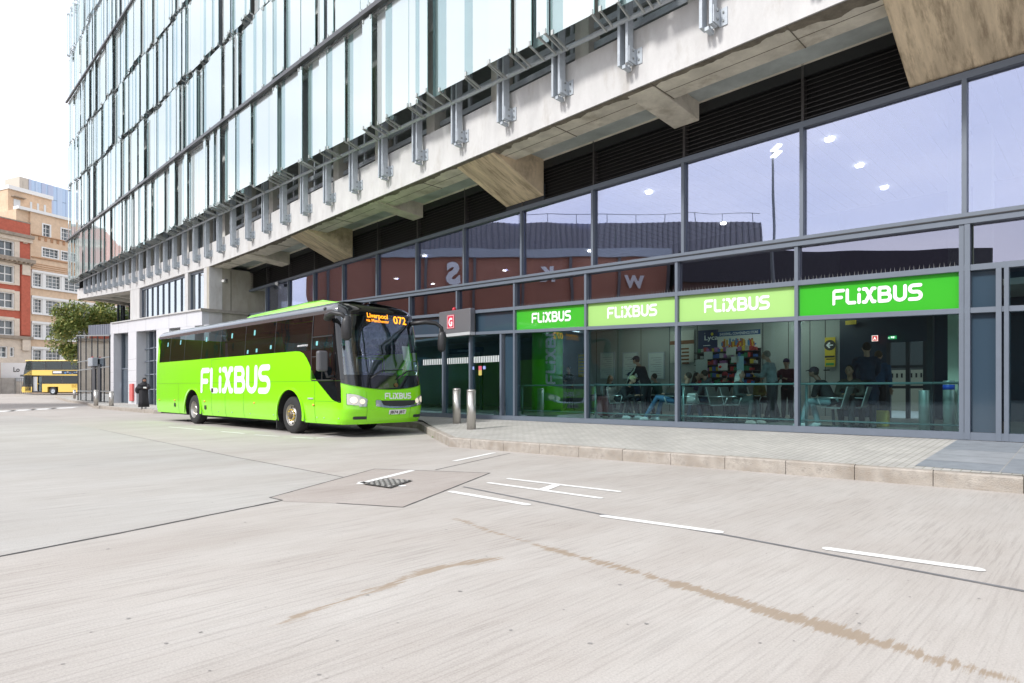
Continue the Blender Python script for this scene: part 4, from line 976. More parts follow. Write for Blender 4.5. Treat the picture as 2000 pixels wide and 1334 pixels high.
for y0 in (1.15, 1.55):
    mb.tube([V(-1.2, y0, 1.5), V(-1.2, y0, 2.12), V(-1.2, y0+.05, 2.18), V(-1.2, y0+.42, 2.18), V(-1.2, y0+.46, 2.1), V(-1.2, y0+.46, 1.5)], .018, 8)
bpart(mb, 'grab_rail', M_STEEL)
mb = MB(); mb.box(-1.28, -1.26, 1.2, 1.98, 1.5, 2.1); bpart(mb, 'cab_screen', mat('cab_screen', (.10, .12, .13), .3))
for a, b, z0, z1, c in ((1.93, 2.12, 1.78, 2.05, (.55, .7, .75)), (2.22, 2.36, 2.05, 2.28, (.75, .78, .78)), (2.22, 2.36, 1.72, 2.02, (.45, .65, .78)), (1.86, 2.10, 2.05, 2.45, (.40, .55, .55))):
    on_front('window_notice', rr, a, b, z0, z1, mat('notice'+str(z0), c, .6), -.012)
for x, z in ((-12.3, 3.0), (-11.0, 3.02), (-8.6, 3.0), (-6.55, 3.0), (-4.95, 3.0), (-5.35, 2.42), (-4.75, 2.44), (-3.85, 2.5), (-1.28, 2.48)):
    h = .10 if z > 2.9 else .07
    patch('window_sticker', x, x+.10, z-h, z+h*.6, mat('sticker', (.18, .50, .50), .5), off=.001, dp=.1, nz_=1)
# wipers
for (y0, y1) in ((.75, 1.75), (1.55, 2.3)):
    mb = MB(); a = S(pf(y0), 1.52, .05); b = S(pf(y0+.35), 1.74, .045); c = S(pf(y1), 1.78, .04)
    mb.tube([a, b], .016, 6); mb.tube([a+(b-a)*.5, b, c], .011, 6); bpart(mb, 'wiper', M_PLAST)
# mirrors
def mirror_arm(sg):
    y = (lambda v: v) if sg < 0 else (lambda v: BW-v)
    a = MB(); pts = [V(-.62, y(-.02), 3.06), V(-.36, y(-.14), 3.12), V(-.04, y(-.18), 3.15), V(.22, y(-.12), 3.10), V(.32, y(-.05), 2.98)]
    if sg > 0: pts = [V(-.35, y(.25), 3.12), V(-.05, y(-.02), 3.17), V(.12, y(-.26), 3.14), V(.22, y(-.36), 3.02), V(.24, y(-.38), 2.85)]
    a.tube(pts, [.10, .105, .095, .085, .08], 12, sq=.62); arm = bpart(a, 'mirror_arm', M_PLAST)
    h = MB(); e = pts[-1]
    h.tube([e+V(0, 0, .08), e+V(-.01, 0, -.05), e+V(-.03, 0, -.28), e+V(-.03, 0, -.46), e+V(-.02, 0, -.52)], [.07, .115, .125, .11, .05], 14, sq=1.0)
    h.build('mirror_head', M_PLAST, arm)
mirror_arm(-1); mirror_arm(1)
mb = MB(); mb.tube([V(-.42, .02, 1.58), V(-.45, -.12, 1.56), V(-.46, -.18, 1.74)], .035, 8); ma_ = bpart(mb, 'side_mirror_arm', M_PLAST)
mb = MB(); mb.box(-.56, -.40, -.38, -.12, 1.70, 2.22); mb.build('side_mirror_head', mat('mirror_grey', (.10, .10, .11), .4), ma_, bevel=.05)
mb = MB(); mb.ball(V(-.95, .10, 3.36), .05, 10); bpart(mb, 'roof_marker', M_PLAST)
coach.scale = (1, 1.075, 1)
# ================================================================== STREET BEHIND
W = Plane(1500, 120000, 0)                    # the long street wall on the left: both old buildings
def ww(s, o, z): return W.w(s, o, z)
def wbox(mb, x0, x1, z0, z1, o0, o1, mi=0):
    """box by photo columns x0..x1 at the wall plane; W.u points towards its vanishing point"""
    a, b = W.s_(x0), W.s_(x1); mb.box(a, b, o0, o1, z0, z1, mi, fr=ww)
wz = lambda x, y: W.z(x, y)
M_RBRICK = mat('red_brick', (.46, .12, .075), .9, var=.16, scale=3, bump=.2); M_YBRICK = mat('yellow_brick', (.63, .47, .33), .9, var=.12, scale=2.5, stain=((.50, .32, .19), .4), stain_scale=.4)
M_STONE = mat('buff_stone', (.64, .55, .45), .9, var=.12, scale=2); M_STONED = mat('stone_cornice', (.30, .25, .20), .9, var=.25, scale=3)
M_WPAINT = mat('white_joinery', (.72, .72, .70), .5); M_PANE = mat('old_pane', (.09, .11, .12), .08, coat=.5, var=.5, scale=.6); M_SLATE = mat('slate', (.14, .145, .16), .6, var=.25, scale=5)
def window(parent, x0, x1, z0, z1, nx, nzv, frame=.12, dep=.25, thick=.06):
    a, b = W.s_(x0), W.s_(x1); f = MB()
    for (p, q, r, t) in ((a, a+frame, z0, z1), (b-frame, b, z0, z1), (a+frame, b-frame, z0, z0+frame), (a+frame, b-frame, z1-frame, z1)): f.box(p, q, -dep-.04, .03, r, t, fr=ww)
    for i in range(1, nx): s = a+(b-a)*i/nx; f.box(s-thick/2, s+thick/2, -dep+.0, -dep+.06, z0+frame, z1-frame, fr=ww)
    for j in range(1, nzv): z = z0+(z1-z0)*j/nzv; f.box(a+frame, b-frame, -dep+.001, -dep+.055, z-thick/2, z+thick/2, fr=ww)
    fo = f.build('window', M_WPAINT, parent)
    g = MB(); g.box(a+.02, b-.02, -dep-.03, -dep-.01, z0+.02, z1-.02, fr=ww); g.build('pane', M_PANE, fo)
def wall_with_holes(mb, x0, x1, z0, z1, holes, o0=-.5, o1=0, mi=0):
    """wall slab between columns with rectangular openings (all in s, z)"""
    a, b = W.s_(x0), W.s_(x1); hs = [(W.s_(h[0]), W.s_(h[1]), h[2], h[3]) for h in holes]
    xs_ = sorted({a, b, *[h[0] for h in hs], *[h[1] for h in hs]}); zs_ = sorted({z0, z1, *[h[2] for h in hs], *[h[3] for h in hs]})
    xs_ = [v for v in xs_ if a <= v <= b]; zs_ = [v for v in zs_ if z0 <= v <= z1]
    for i in range(len(xs_)-1):
        run = None
        for j in range(len(zs_)-1):
            cx_, cz = (xs_[i]+xs_[i+1])/2, (zs_[j]+zs_[j+1])/2; hole = any(h[0] < cx_ < h[1] and h[2] < cz < h[3] for h in hs)
            if not hole: run = (run[0], zs_[j+1]) if run else (zs_[j], zs_[j+1])
            if hole or j == len(zs_)-2:
                if run: mb.box(xs_[i], xs_[i+1], o0, o1, run[0], run[1], mi, fr=ww); run = None
RZ = rise(-60, 90)
# ---- red brick building
rb = thing('red_brick_building', 'red brick and buff stone warehouse with sash windows at the left edge', 'building', ww(0, -5, RZ))
zt_ = wz(60, 438)
fl = [(470, 503), (518, 552), (571, 602), (625, 655)]
holes = []
for x0, x1 in ((-60, -38), (-5, 27)):
    for (t, b_) in fl: holes.append((x0, x1, wz(15, b_), wz(15, t)))
holes += [(-6, 14, wz(8, 699), wz(8, 676)), (18, 27, wz(22, 697), wz(22, 678))]
mb = MB(); wall_with_holes(mb, -130, 58.5, wz(30, 662), zt_, holes, -.5, 0); mb.box(W.s_(-130), W.s_(58.5), -12, -.9, RZ, zt_-.1, fr=ww); mb.build('brick_wall', M_RBRICK, rb)
mb = MB(); wall_with_holes(mb, -130, 59.5, RZ, wz(30, 662), holes, -.5, .12); mb.build('stone_base', M_STONE, rb)
for h in holes:
    window(rb, h[0], h[1], h[2], h[3], 2 if h[1]-h[0] > 10 else 1, 2, .14, .3, .13)
    if h[3] > wz(30, 662):
        mb = MB(); a, b = W.s_(h[0]), W.s_(h[1])
        for (p, q, r, t) in ((a-.42, a-.002, h[2]-.2, h[3]+.3), (b+.002, b+.62, h[2]-.2, h[3]+.3), (a-.001, b+.001, h[2]-.25, h[2]-.002), (a-.001, b+.001, h[3]+.002, h[3]+.4)): mb.box(p, q, .001, .16, r, t, fr=ww)
        mb.build('window_surround', M_STONE, rb)
for (y0, y1, o_) in ((456, 462, .7), (458, 470, .35), (504, 511, .9), (508, 515, .45), (656, 662, .5)):
    mb = MB(); mb.box(W.s_(-130), W.s_(60)+.2*o_, .0, o_, wz(30, y1), wz(30, y0), fr=ww); mb.build('cornice', M_STONED if o_ > .4 else M_STONE, rb)
mb = MB(); 
for i in range(40): s = W.s_(60)-.3-i*.55; mb.box(s-.2, s, .45, .8, wz(30, 512), wz(30, 509), fr=ww)
mb.build('dentil_course', M_STONE, rb)
mb = MB(); mb.box(W.s_(40), W.s_(57.5), .001, .22, wz(50, 655), wz(50, 512), fr=ww); mb.build('pilaster', M_RBRICK, rb)
for (a, b) in ((512, 538), (662, 685)):
    mb = MB(); mb.box(W.s_(41), W.s_(56.5), .2, .4, wz(50, b), wz(50, a), fr=ww); mb.build('pilaster_block', M_STONE, rb)
mb = MB(); mb.box(W.s_(45), W.s_(53), .001, .1, wz(50, 476), wz(50, 467), fr=ww); mb.build('wall_plaque', M_STONE, rb)
mb = MB(); zr = wz(0, 402); a, b = W.s_(-90), W.s_(38)
mb.hexa([ww(a, -.5, zt_), ww(b, -.5, zt_), ww(b, -12, zt_), ww(a, -12, zt_), ww(a, -5, zr), ww(W.s_(2), -5, zr), ww(W.s_(2), -7, zr), ww(a, -7, zr)]); mb.build('roof', M_SLATE, rb)
mb = MB(); mb.box(W.s_(-130), W.s_(60), -1, .05, zt_, zt_+.15, fr=ww); mb.build('parapet', M_STONED, rb)
# ---- yellow brick office building
yb = thing('yellow_brick_building', 'yellow brick office block with white steel framed window bands behind the tree', 'building', ww(W.s_(150), -6, RZ))
rowsY = [(530.5, 559.5), (581, 611), (631, 660), (681, 712)]
cols = [(62.5, 83), (87.5, 119.5), (124, 170), (176, 208), (214, 236)]
holes = []
for (t, b_) in rowsY:
    for c in cols: holes.append((c[0], c[1], wz(60, b_), wz(60, t)))
up = [(81, 116, wz(100, 505), wz(100, 485)), (118, 150, wz(100, 505), wz(100, 485)), (82, 100, wz(90, 464), wz(90, 437)), (118, 140, wz(120, 470), wz(120, 444))]
holes += up
mb = MB(); wall_with_holes(mb, 59.5, 420, RZ, wz(36, 407), holes, -.5, -.02); mb.box(W.s_(59.5), W.s_(420), -14, -.9, RZ, wz(36, 407)-.1, fr=ww); mb.build('brick_wall', M_YBRICK, yb)
for h in holes:
    big = h[1]-h[0] > 25; window(yb, h[0], h[1], h[2], h[3], 4 if big else (3 if h[1]-h[0] > 19 else 2), 4 if h not in up else 3, .16, .28, .07)
for (t, b_) in rowsY:
    mb = MB(); mb.box(W.s_(61), W.s_(238), .0, .18, wz(60, t), wz(60, t)+.32, fr=ww); mb.box(W.s_(61), W.s_(238), .0, .22, wz(60, b_)-.16, wz(60, b_), fr=ww)
    for c0, c1 in ((61, 62.5), (83, 87.5), (119.5, 124), (170, 176), (208, 214)): mb.box(W.s_(c0), W.s_(c1), .0, .1, wz(60, b_), wz(60, t), fr=ww)
    mb.build('window_band', M_WPAINT, yb)
mb = MB()
for y in (514, 518, 522, 526): mb.box(W.s_(61), W.s_(240), -.019, .03, wz(60, y), wz(60, y)+.09, fr=ww)
for i in range(30): s = W.s_(62)+i*.8; mb.box(s, s+.3, -.019, .06, wz(80, 470), wz(80, 463), fr=ww)
mb.box(W.s_(61), W.s_(260), -.019, .15, wz(80, 462), wz(80, 460.5), fr=ww); mb.box(W.s_(61), W.s_(240), -.019, .15, wz(60, 502), wz(60, 500), fr=ww)
mb.build('brick_banding', mat('brick_band', (.40, .22, .12), .9, var=.2), yb)
mb = MB(); mb.box(W.s_(34), W.s_(420), -1, .25, wz(36, 407)-.05, wz(36, 407)+.35, fr=ww); mb.build('coping', M_WPAINT, yb)
zz0 = wz(36, 407)
mb = MB(); mb.box(W.s_(34), W.s_(60), -14, -.3, zt_-3, zz0-.06, fr=ww); mb.build('side_wall', M_YBRICK, yb)
ob_ = -4.0; f4 = lambda x: W.s_(x, ob_)
mb = MB(); zp = W.z(15, 368.5, ob_); mb.box(f4(15.5), f4(101), ob_-8, ob_, zz0-1, zp, fr=ww); mb.build('penthouse', M_YBRICK, yb)
mb = MB(); mb.box(f4(14), f4(102), ob_-8, ob_+.3, zp, zp+.55, fr=ww); mb.build('coping', M_WPAINT, yb)
for (x0, x1, y0, y1) in ((26.5, 39.5, 388, 407), (58.5, 62.5, 394, 409), (72, 76, 397, 412), (85.5, 89.5, 400, 415)):
    mb = MB(); mb.box(f4(x0), f4(x1), ob_, ob_+.05, W.z(x0, y1, ob_), W.z(x0, y0, ob_), fr=ww); mb.build('window', mat('bright_pane', (.60, .64, .66), .25), yb)
mb = MB(); mb.box(f4(22), f4(46), ob_, ob_+.7, W.z(30, 386, ob_), W.z(30, 384.5, ob_), fr=ww); mb.build('canopy', M_STONED, yb)
# ---- blue glass tower beyond
tw = thing('glass_tower', 'pale blue glass and metal clad tower beyond the yellow brick block', 'building', px(100, 700, 150))
T = Plane(1500, 210000, 50)
def tz(x, y): return T.z(x, y)
mb = MB(); a, b = T.s_(56), T.s_(215); zt2 = tz(56, 349.5); mb.box(a, b, -12, 0, 0, zt2, fr=T.w); mb.build('wall', mat('tower_glass', (.40, .52, .68), .15, .1, coat=.3), tw)
mb = MB(); rt = random.Random(2)
s = a
while s < b:
    w_ = rt.choice([.5, .9, 1.2]); mb.box(s, s+w_, .0, .12, rt.choice([zt2-13, zt2-16, 0]), zt2, rt.randrange(3), fr=T.w); s += w_+rt.choice([.5, .9])
mb.build('fin', [mat('fin_lilac', (.40, .45, .58), .4, .2), mat('fin_grey', (.38, .46, .58), .4, .2), mat('fin_pale', (.42, .52, .66), .4, .2)], tw)
mb = MB(); 
for z in [zt2-3.6*k for k in range(1, 9)]: mb.box(a, b, .0, .06, z, z+.12, fr=T.w)
mb.build('floor_line', mat('floor_line', (.2, .26, .34), .5), tw)
mb = MB(); a2 = T.s_(38)
for (p, q) in ((a2, a2+.7), (a-1.2, a-.02)): mb.box(p, q, -6, -.0, 20, zt2-.9, fr=T.w)
mb.box(a2, a-.02, -6, 0, zt2-.9, zt2, fr=T.w); mb.box(a2+.7, a-1.2, -6, -5.8, 20, zt2-.9, fr=T.w); mb.build('roof_frame', mat('roof_frame', (.5, .45, .38), .7), tw)
# ---- glazed entrance pavilion continuing the block
OP = 2.5; sq = lambda x: P.s_(x, OP); zpv = lambda s: CH+4.12+.062*(s-sq(215))
pav = thing('glass_pavilion', 'small glass entrance pavilion with dark mullions beside the grey clad block', 'glass pavilion', P.w(sq(180), 0, .2))
mb = MB(); bar(mb, sq(214.5), sq(152), OP-.03, OP, C(.25), zpv, n=4); mb.build('glass_wall', G_SIDE, pav)
mb = MB(); bar(mb, sq(153), sq(152), -1, OP-.04, C(.25), zpv); mb.build('glass_wall', G_SIDE, pav)
for x in (152.3, 157.8, 168, 179.5, 191, 203.5, 214.4):
    s = sq(x); mb = MB(); bar(mb, s-.035, s+.035, OP-.05, OP+.04, C(.2), zpv); mb.build('mullion', M_FRAMED, pav)
for y in (703.7, 721, 765): 
    z = P.z(180, y, OP); mb = MB(); bar(mb, sq(214.5), sq(152), OP-.05, OP+.04, C(z), C(z+.09)); mb.build('transom', M_GALVD, pav)
mb = MB(); bar(mb, sq(216), sq(151), -1.5, OP+.1, zpv, lambda s: zpv(s)+.1); mb.build('roof', M_GALVD, pav)
mb = MB(); bar(mb, sq(197), sq(191.5), OP+.001, OP+.06, C(.25), C(3.3)); bar(mb, sq(187), sq(181.5), OP+.001, OP+.06, C(.25), C(3.3)); mb.build('door', M_FRAMED, pav)
mb = MB(); bar(mb, sq(193), sq(184), OP+.06, OP+.45, C(3.15), C(3.85)); mb.build('door_header', M_GALV, pav, bevel=.03)
mb = MB(); mb.lathe([(.08, 0), (.08, .08), (.04, .12)], P.w(sq(188), OP+.25, 3.85), 10); mb.build('alarm_light', mat('red_lamp', (.6, .03, .05), .3), pav)
mb = MB(); mb.box(sq(214), sq(154), -1.4, 1.2, .2, .8, fr=fw); mb.build('inner_floor', M_DARK, pav)
# standing seam plant screen above the pavilion roof
mb = MB(); sA, sB_ = P.s_(232, .6), P.s_(175, .6); zk = lambda s: P.z(203, 655, .6)-.1
bar(mb, sA, sB_, .5, .6, lambda s: zpv(s)-.1, lambda s: zpv(s)+1.25, n=4)
for i in range(17): s = sA+(sB_-sA)*i/16; bar(mb, s-.05, s+.05, .6, .7, lambda s: zpv(s)-.1, lambda s: zpv(s)+1.25)
mb.build('roof_screen', mat('seam_metal', (.38, .40, .46), .45, .3), pav)
# ---- hoarding and concrete wall behind the yellow bus
hoard = thing('hoarding', 'white site hoarding with large black letters behind the yellow bus', 'hoarding', px(20, 765, 79))
Hf = lambda x, Y: (x-1000)/F*Y
mb = MB(); mb.hexa([V(Hf(-120, 80), 80, 2.3), V(Hf(64, 80), 80, 2.3), V(Hf(64, 80), 80.2, 2.3), V(Hf(-120, 80), 80.2, 2.3), V(Hf(-120, 80), 80, 4.9), V(Hf(64, 80), 80, 4.75), V(Hf(64, 80), 80.2, 4.75), V(Hf(-120, 80), 80.2, 4.9)]); mb.build('hoarding_board', mat('hoarding_white', (.80, .80, .80), .6), hoard)
mb = MB(); text_into(mb, 'Lo', lambda a, z: V(a, 79.97, z), Hf(26.5, 80), CH+(HZ-726)/F*80, .62, bold=.02); mb.build('lettering', M_PLAST, hoard)
cw = thing('concrete_barrier', 'grey concrete wall panels below the white hoarding', 'concrete wall', px(0, 765, 79))
for i in range(5):
    x1 = 27-i*24; mb = MB(); mb.box(Hf(x1-23.5, 79), Hf(x1, 79), 79, 79.3, .55, CH+(HZ-738)/F*79); mb.build('wall_panel', mat('barrier_concrete', (.36, .34, .31), .9, var=.2, scale=1.5), cw)
mb = MB()
for i in range(10): x = Hf(28+i*3.6, 79.3); mb.tube([V(x, 79.3, .6), V(x, 79.3, CH+(HZ-739)/F*79)], .03, 5)
mb.tube([V(Hf(28, 79.3), 79.3, 2.7), V(Hf(62, 79.3), 79.3, 2.7)], .03, 5); rl = mb.build('railing', M_GALVD, at=px(45, 765, 79.3)); tag(rl, 'thin grey metal railing between the concrete wall and the yellow bus', 'railing')
# ---- trees
def tree(name, label, base, h, rad, seed, nleaf=5200, group=None):
    r = random.Random(seed); t = thing(name, label, 'tree', base, group)
    b = Vector(base); tr = MB(); th_ = h*.34
    tr.tube([b, b+V(.08, .05, th_*.6), b+V(-.05, 0, th_), b+V(0, .1, h*.75)], [.30, .24, .2, .06], 10)
    clumps = []
    for i in range(46):
        a = r.uniform(0, 2*pi); ph = r.uniform(-.5, 1); rr_ = rad*r.uniform(.35, .95)
        c = b+V(cos(a)*rr_*cos(ph*.9), sin(a)*rr_*cos(ph*.9), h*.58+ph*h*.36*r.uniform(.7, 1.05)); clumps.append((c, rad*r.uniform(.13, .27)))
        if i % 2 == 0: s_ = b+V(0, 0, th_*r.uniform(.75, 1.25)); tr.tube([s_, s_.lerp(c, .5)+V(0, 0, .3), c], [.11, .07, .02], 6)
    tr.build('trunk', mat('bark', (.10, .075, .055), .9, var=.3), t)
    lf = MB()
    for i in range(nleaf):
        c, cr_ = clumps[r.randrange(len(clumps))]; d = V(r.gauss(0, 1), r.gauss(0, 1), r.gauss(0, .8)); d = d.normalized()*cr_*r.random()**.4
        p = c+d; q = V(r.gauss(0, 1), r.gauss(0, 1), r.gauss(0, 1)).normalized(); e = q.cross(V(r.random(), r.random(), 1)).normalized(); k = r.uniform(.12, .24)
        lf.add([p-q*k, p+e*k*.5, p+q*k, p-e*k*.5], [(0, 1, 2, 3)], r.choice([0, 0, 1, 1, 2]))
    lf.build('crown', [mat('leaf_a', (.14, .20, .05), .6), mat('leaf_b', (.24, .29, .08), .6), mat('leaf_c', (.36, .34, .09), .6)], t, recalc=False)
    return t
tree('street_tree', 'broad green and yellowing tree between the glass pavilion and the yellow brick block', (px(173, 0, 67).x, 67, .5), 11.4, 5.2, 4, 20000)
tree('street_tree', 'green tree at the left edge in front of the red brick warehouse', (px(-58, 0, 83).x, 83, .6), 9.5, 4.0, 9, 4000)
tree('street_tree', 'tree hidden beside the station block, seen over the pavilion roof', (px(215, 0, 74).x, 74, .6), 9, 4.0, 14, 3000)
# ---- tall street lamp
sx_ = px(164, 655, 64); lp = thing('street_lamp', 'slim grey street lamp in front of the tree', 'street lamp', (sx_.x, 64, .3))
mb = MB(); zlamp = CH+(HZ-611)/F*64; mb.tube([V(sx_.x, 64, .3), V(sx_.x, 64, zlamp)], [.13, .08], 10); mb.build('pole', M_LIGHTGREY, lp)
mb = MB(); mb.box(sx_.x-.02, sx_.x+.55, 63.9, 64.1, zlamp-.06, zlamp+.08); mb.build('lamp_head', M_LIGHTGREY, lp, bevel=.02)
# a tall twin lamp on the forecourt to the left, outside the frame but mirrored in the glass
def mast(x, y, h, lab):
    t = thing('lamp_mast', lab, 'lamp mast', (x, y, 0)); m_ = MB(); m_.tube([V(x, y, 0), V(x, y, h)], [.11, .06], 10); m_.build('pole', M_GALVD, t)
    for dz in (0, -.35): m_ = MB(); m_.box(x, x+.9, y-.15, y+.15, h-.08+dz, h+dz); m_.build('lamp_head', mat('mast_led', (1, .98, .9), .3, emit=3), t)
# ---- bollards
def bollard(pos, h, r, label, g):
    t = thing('bollard', label, 'bollard', pos, g); m_ = MB()
    m_.lathe([(r, 0), (r, h-.045)], pos, 28); m_.build('post', mat('brushed_steel', (.50, .48, .45), .34, .85, var=.12, scale=3, stretch=(1, 1, .2)), t)
    m_ = MB(); m_.lathe([(r+.002, h-.06), (r+.002, h-.03), (r*.8, h-.008), (r*.4, h), (0, h)], pos, 28); m_.build('cap', MATS['brushed_steel'], t)
def bp(x, y, Y, z): return (px(x, y, Y).x, Y, z)
g = 'steel bollards along the footway'
zb1 = pavz(V(px(920.5, 0, 15.1).x, 15.1, 0)); Y1 = (CH-zb1)*F/78.8; bollard(bp(920.5, 0, Y1, zb1), 1.03, .115, 'nearer of the two steel bollards in front of the doors', g)
Y2 = (CH-.23)*F/68.5; bollard(bp(892, 0, Y2, pavz(V(px(892, 0, Y2).x, Y2, 0))), 1.03, .115, 'farther of the two steel bollards in front of the doors', g)
Y3 = 1.05*F/(792.5-760); bollard(bp(187.5, 0, Y3, .2), 1.0, .125, 'steel bollard in front of the glass pavilion door', g)
Y4 = 1.05*F/(792.8-760); bollard(bp(217.5, 0, Y4-.2, .2), .92, .125, 'steel bollard beside the corner pier of the grey clad block', g)
Y5 = 52; bollard(bp(145.5, 0, Y5, CH-18.5*Y5/F), .78, .10, 'small far bollard left of the glass pavilion by the yellow bus', g)
# red post panel on the pier
mb = MB(); s1, s2 = P.s_(260.3, 2.55), P.s_(254.5, 2.55); bar(mb, s1, s2, 2.50, 2.62, C(.42), C(1.62)); mb_ = mb.build('wall_guard', mat('red_panel', (.62, .10, .09), .4), at=P.w(s1, 2.55, .42), bevel=.03); tag(mb_, 'tall red plastic guard fixed to the grey pier beside the woman', 'red panel')
# ---- yellow double decker
M_DW = glass('decker_window', (.30, .34, .34), (.7, .75, .78), .06, .3, warp=.01)
M_YEL = mat('bus_yellow', (.78, .54, .10), .3, coat=.6); M_BBLK = M_GLOSSB
YB = 73.5; bs = px(62, 0, YB).x; bb = thing('double_decker_bus', 'yellow double decker bus with its front door open facing left', 'bus', (bs, YB, rise(0, YB)), rotz=radians(-4))
def dp(mb, name, m, parent=None, bevel=0): return mb.build(name, m, parent or bb, bevel)
LB = 9.0; z0 = .0
# local: x to the right (rear), y away, z up; nose at x<0
prof_ = [(-1.75, .30), (-1.85, .55), (-1.78, 1.0), (-1.62, 1.35), (-1.50, 2.05), (-1.55, 2.5), (-1.35, 3.3), (-1.05, 3.95), (-.6, 4.22), (0, 4.3)]
def nose(lo, hi, name, m, off=0, yo=0):
    mb = MB(); pts = [p for p in prof_ if lo <= p[1] <= hi]
    vs_ = []
    for x, z in pts:
        for j in range(9):
            t = j/8; y = 2.5*t; k = (1-abs(2*t-1)**4); vs_.append(V(x+(.0-x)*.32*(1-k)-off, y, z))
    mb.add(vs_, [(i*9+j, i*9+j+1, (i+1)*9+j+1, (i+1)*9+j) for i in range(len(pts)-1) for j in range(8)], smooth=True)
    # side cheek towards the camera
    mb.add([V(p[0]*.68-off, -.0, p[1]) for p in pts]+[V(0.02, 0, p[1]) for p in pts], [(i, i+1, len(pts)+i+1, len(pts)+i) for i in range(len(pts)-1)])
    dp(mb, name, m)
nose(.30, 1.0, 'bumper', M_YEL); nose(1.0, 1.35, 'front_trim', M_BBLK, .01); nose(1.35, 2.5, 'windscreen', M_DW); nose(2.5, 4.22, 'upper_windscreen', M_DW)
mb = MB(); mb.box(-1.62, -.5, .1, 2.4, 2.25, 2.5); dp(mb, 'floor_band', M_BBLK)
mb = MB(); mb.box(-.9, LB, 0, 2.5, 4.12, 4.3); dp(mb, 'roof', M_YEL, bevel=.08)
mb = MB(); mb.hexa([V(-1.1, 0, 2.42), V(LB, 0, 2.35), V(LB, 2.5, 2.35), V(-1.1, 2.5, 2.42), V(-.1, 0, 3.05), V(LB, 0, 3.05), V(LB, 2.5, 3.05), V(-.1, 2.5, 3.05)]); dp(mb, 'upper_side_panel', M_YEL)
mb = MB(); mb.box(1.35, 2.05, 0, 2.5, .35, 1.35); mb.box(2.05, 3.45, .0, 2.5, 1.0, 1.35); mb.box(3.45, LB, 0, 2.5, .35, 1.35); dp(mb, 'lower_side_panel', M_YEL)
mb = MB(); mb.box(1.3, LB, .012, .02, 1.30, 2.42); dp(mb, 'lower_window_surround', M_PLAST)
mb = MB(); mb.box(1.3, LB, .02, 2.48, 1.35, 1.38); mb.box(1.3, LB, .02, 2.48, 2.3, 2.35); dp(mb, 'window_edge', M_PLAST)
for x0, x1 in ((1.5, 3.9), (4.1, 6.3), (6.5, 8.9)):
    mb = MB(); mb.box(x0, x1, .0, .03, 1.38, 2.3); dp(mb, 'lower_window', M_DW)
for x0, x1 in ((-.75, -.05), (.05, 1.75), (1.85, 3.85), (3.95, 5.9), (6.0, 8.9)):
    mb = MB(); mb.box(x0, x1, .0, .03, 3.05, 4.12); dp(mb, 'upper_window', M_DW)
mb = MB()
for x in (-.05, 1.75, 3.85, 5.9): mb.box(x, x+.1, -.004, .05, 3.05, 4.12)
for x in (1.3, 3.9, 6.3): mb.box(x, x+.2, -.004, .05, 1.35, 2.35)
dp(mb, 'window_post', M_PLAST)
mb = MB(); mb.box(-.55, 1.3, .25, .3, .4, 2.3); mb.box(-.9, 1.3, .0, .4, .30, .42); mb.box(-.9, -.1, .0, .08, .42, 2.42); dp(mb, 'doorway', M_PLAST)
mb = MB(); mb.box(-.02, .62, .15, .19, .45, 2.25); dp(mb, 'open_door', mat('door_grey', (.45, .46, .48), .5))
mb = MB(); mb.box(.9, 1.25, .04, .08, .45, 2.25); dp(mb, 'door_leaf', M_BGLASS)
mb = MB(); mb.tube([V(.66, .1, .6), V(.66, .1, 2.2)], .03, 6); mb.tube([V(.66, .1, 1.4), V(1.2, .1, 1.2)], .03, 6); dp(mb, 'grab_rail', mat('rail_yellow', (.7, .45, .03), .4))
w_ = MB(); w_.lathe([(.28, 0), (.42, 0), (.48, .04), (.48, .28)], (0, 0, 0), 24, axis='y', cap=False); wh = w_.build('wheel', M_RUB, bb); wh.location = (2.75, -.01, .48)
w_ = MB(); w_.lathe([(.29, -.005), (.26, .04), (.1, .02), (0, -.02)], (0, 0, 0), 20, axis='y', cap=False); w_.build('rim', M_GALV, wh)
wh2 = copy_tree(wh, bb); wh2.location = (8.0, -.01, .48)
mb = MB(); mb.box(2.05, 3.45, .3, 2.2, .35, 1.0); mb.box(1.35, LB, .2, 2.3, .25, .35); dp(mb, 'underbody', M_UNDER)
mb = MB(); mb.box(2.7, LB, -.012, 0, 2.52, 2.98); ad = dp(mb, 'advert_panel', mat('advert_dark', (.03, .035, .045), .4))
mb = MB(); mb.box(2.8, 3.9, -.016, -.0125, 2.66, 2.9)
dp(mb, 'advert_band', M_WHITE, ad)
mb = MB()
for i in range(14):
    x = 4.4+i*.3; mb.ball(V(x, -.013, 2.7+.1*sin(i*1.7)), (.14, .004, .08+.05*cos(i)), 8, i % 2)
dp(mb, 'advert_figures', [mat('ad_blue', (.08, .22, .5), .5), mat('ad_grey', (.3, .3, .32), .5)], ad)
mb = MB(); text_into(mb, 'BEE', lambda a, z: V(a, -.006, z), 5.2, .92, .38, 1.1, bold=.04); dp(mb, 'side_lettering', mat('gold_text', (.50, .30, .03), .4))

mb = MB(); mb.box(.1, 8.8, 2.2, 2.3, .5, 4.1); dp(mb, 'far_side', mat('bus_inside', (.22, .21, .20), .8))
for i in range(8):
    for zz_ in (1.05, 3.0):
        if zz_ < 2 and i < 2: continue
        mb = MB(); x = .9+i; mb.box(x, x+.12, .4, 2.0, zz_+.3, zz_+.85); dp(mb, 'seat_back', mat('seat_dark', (.05, .06, .09), .8), bevel=.04)
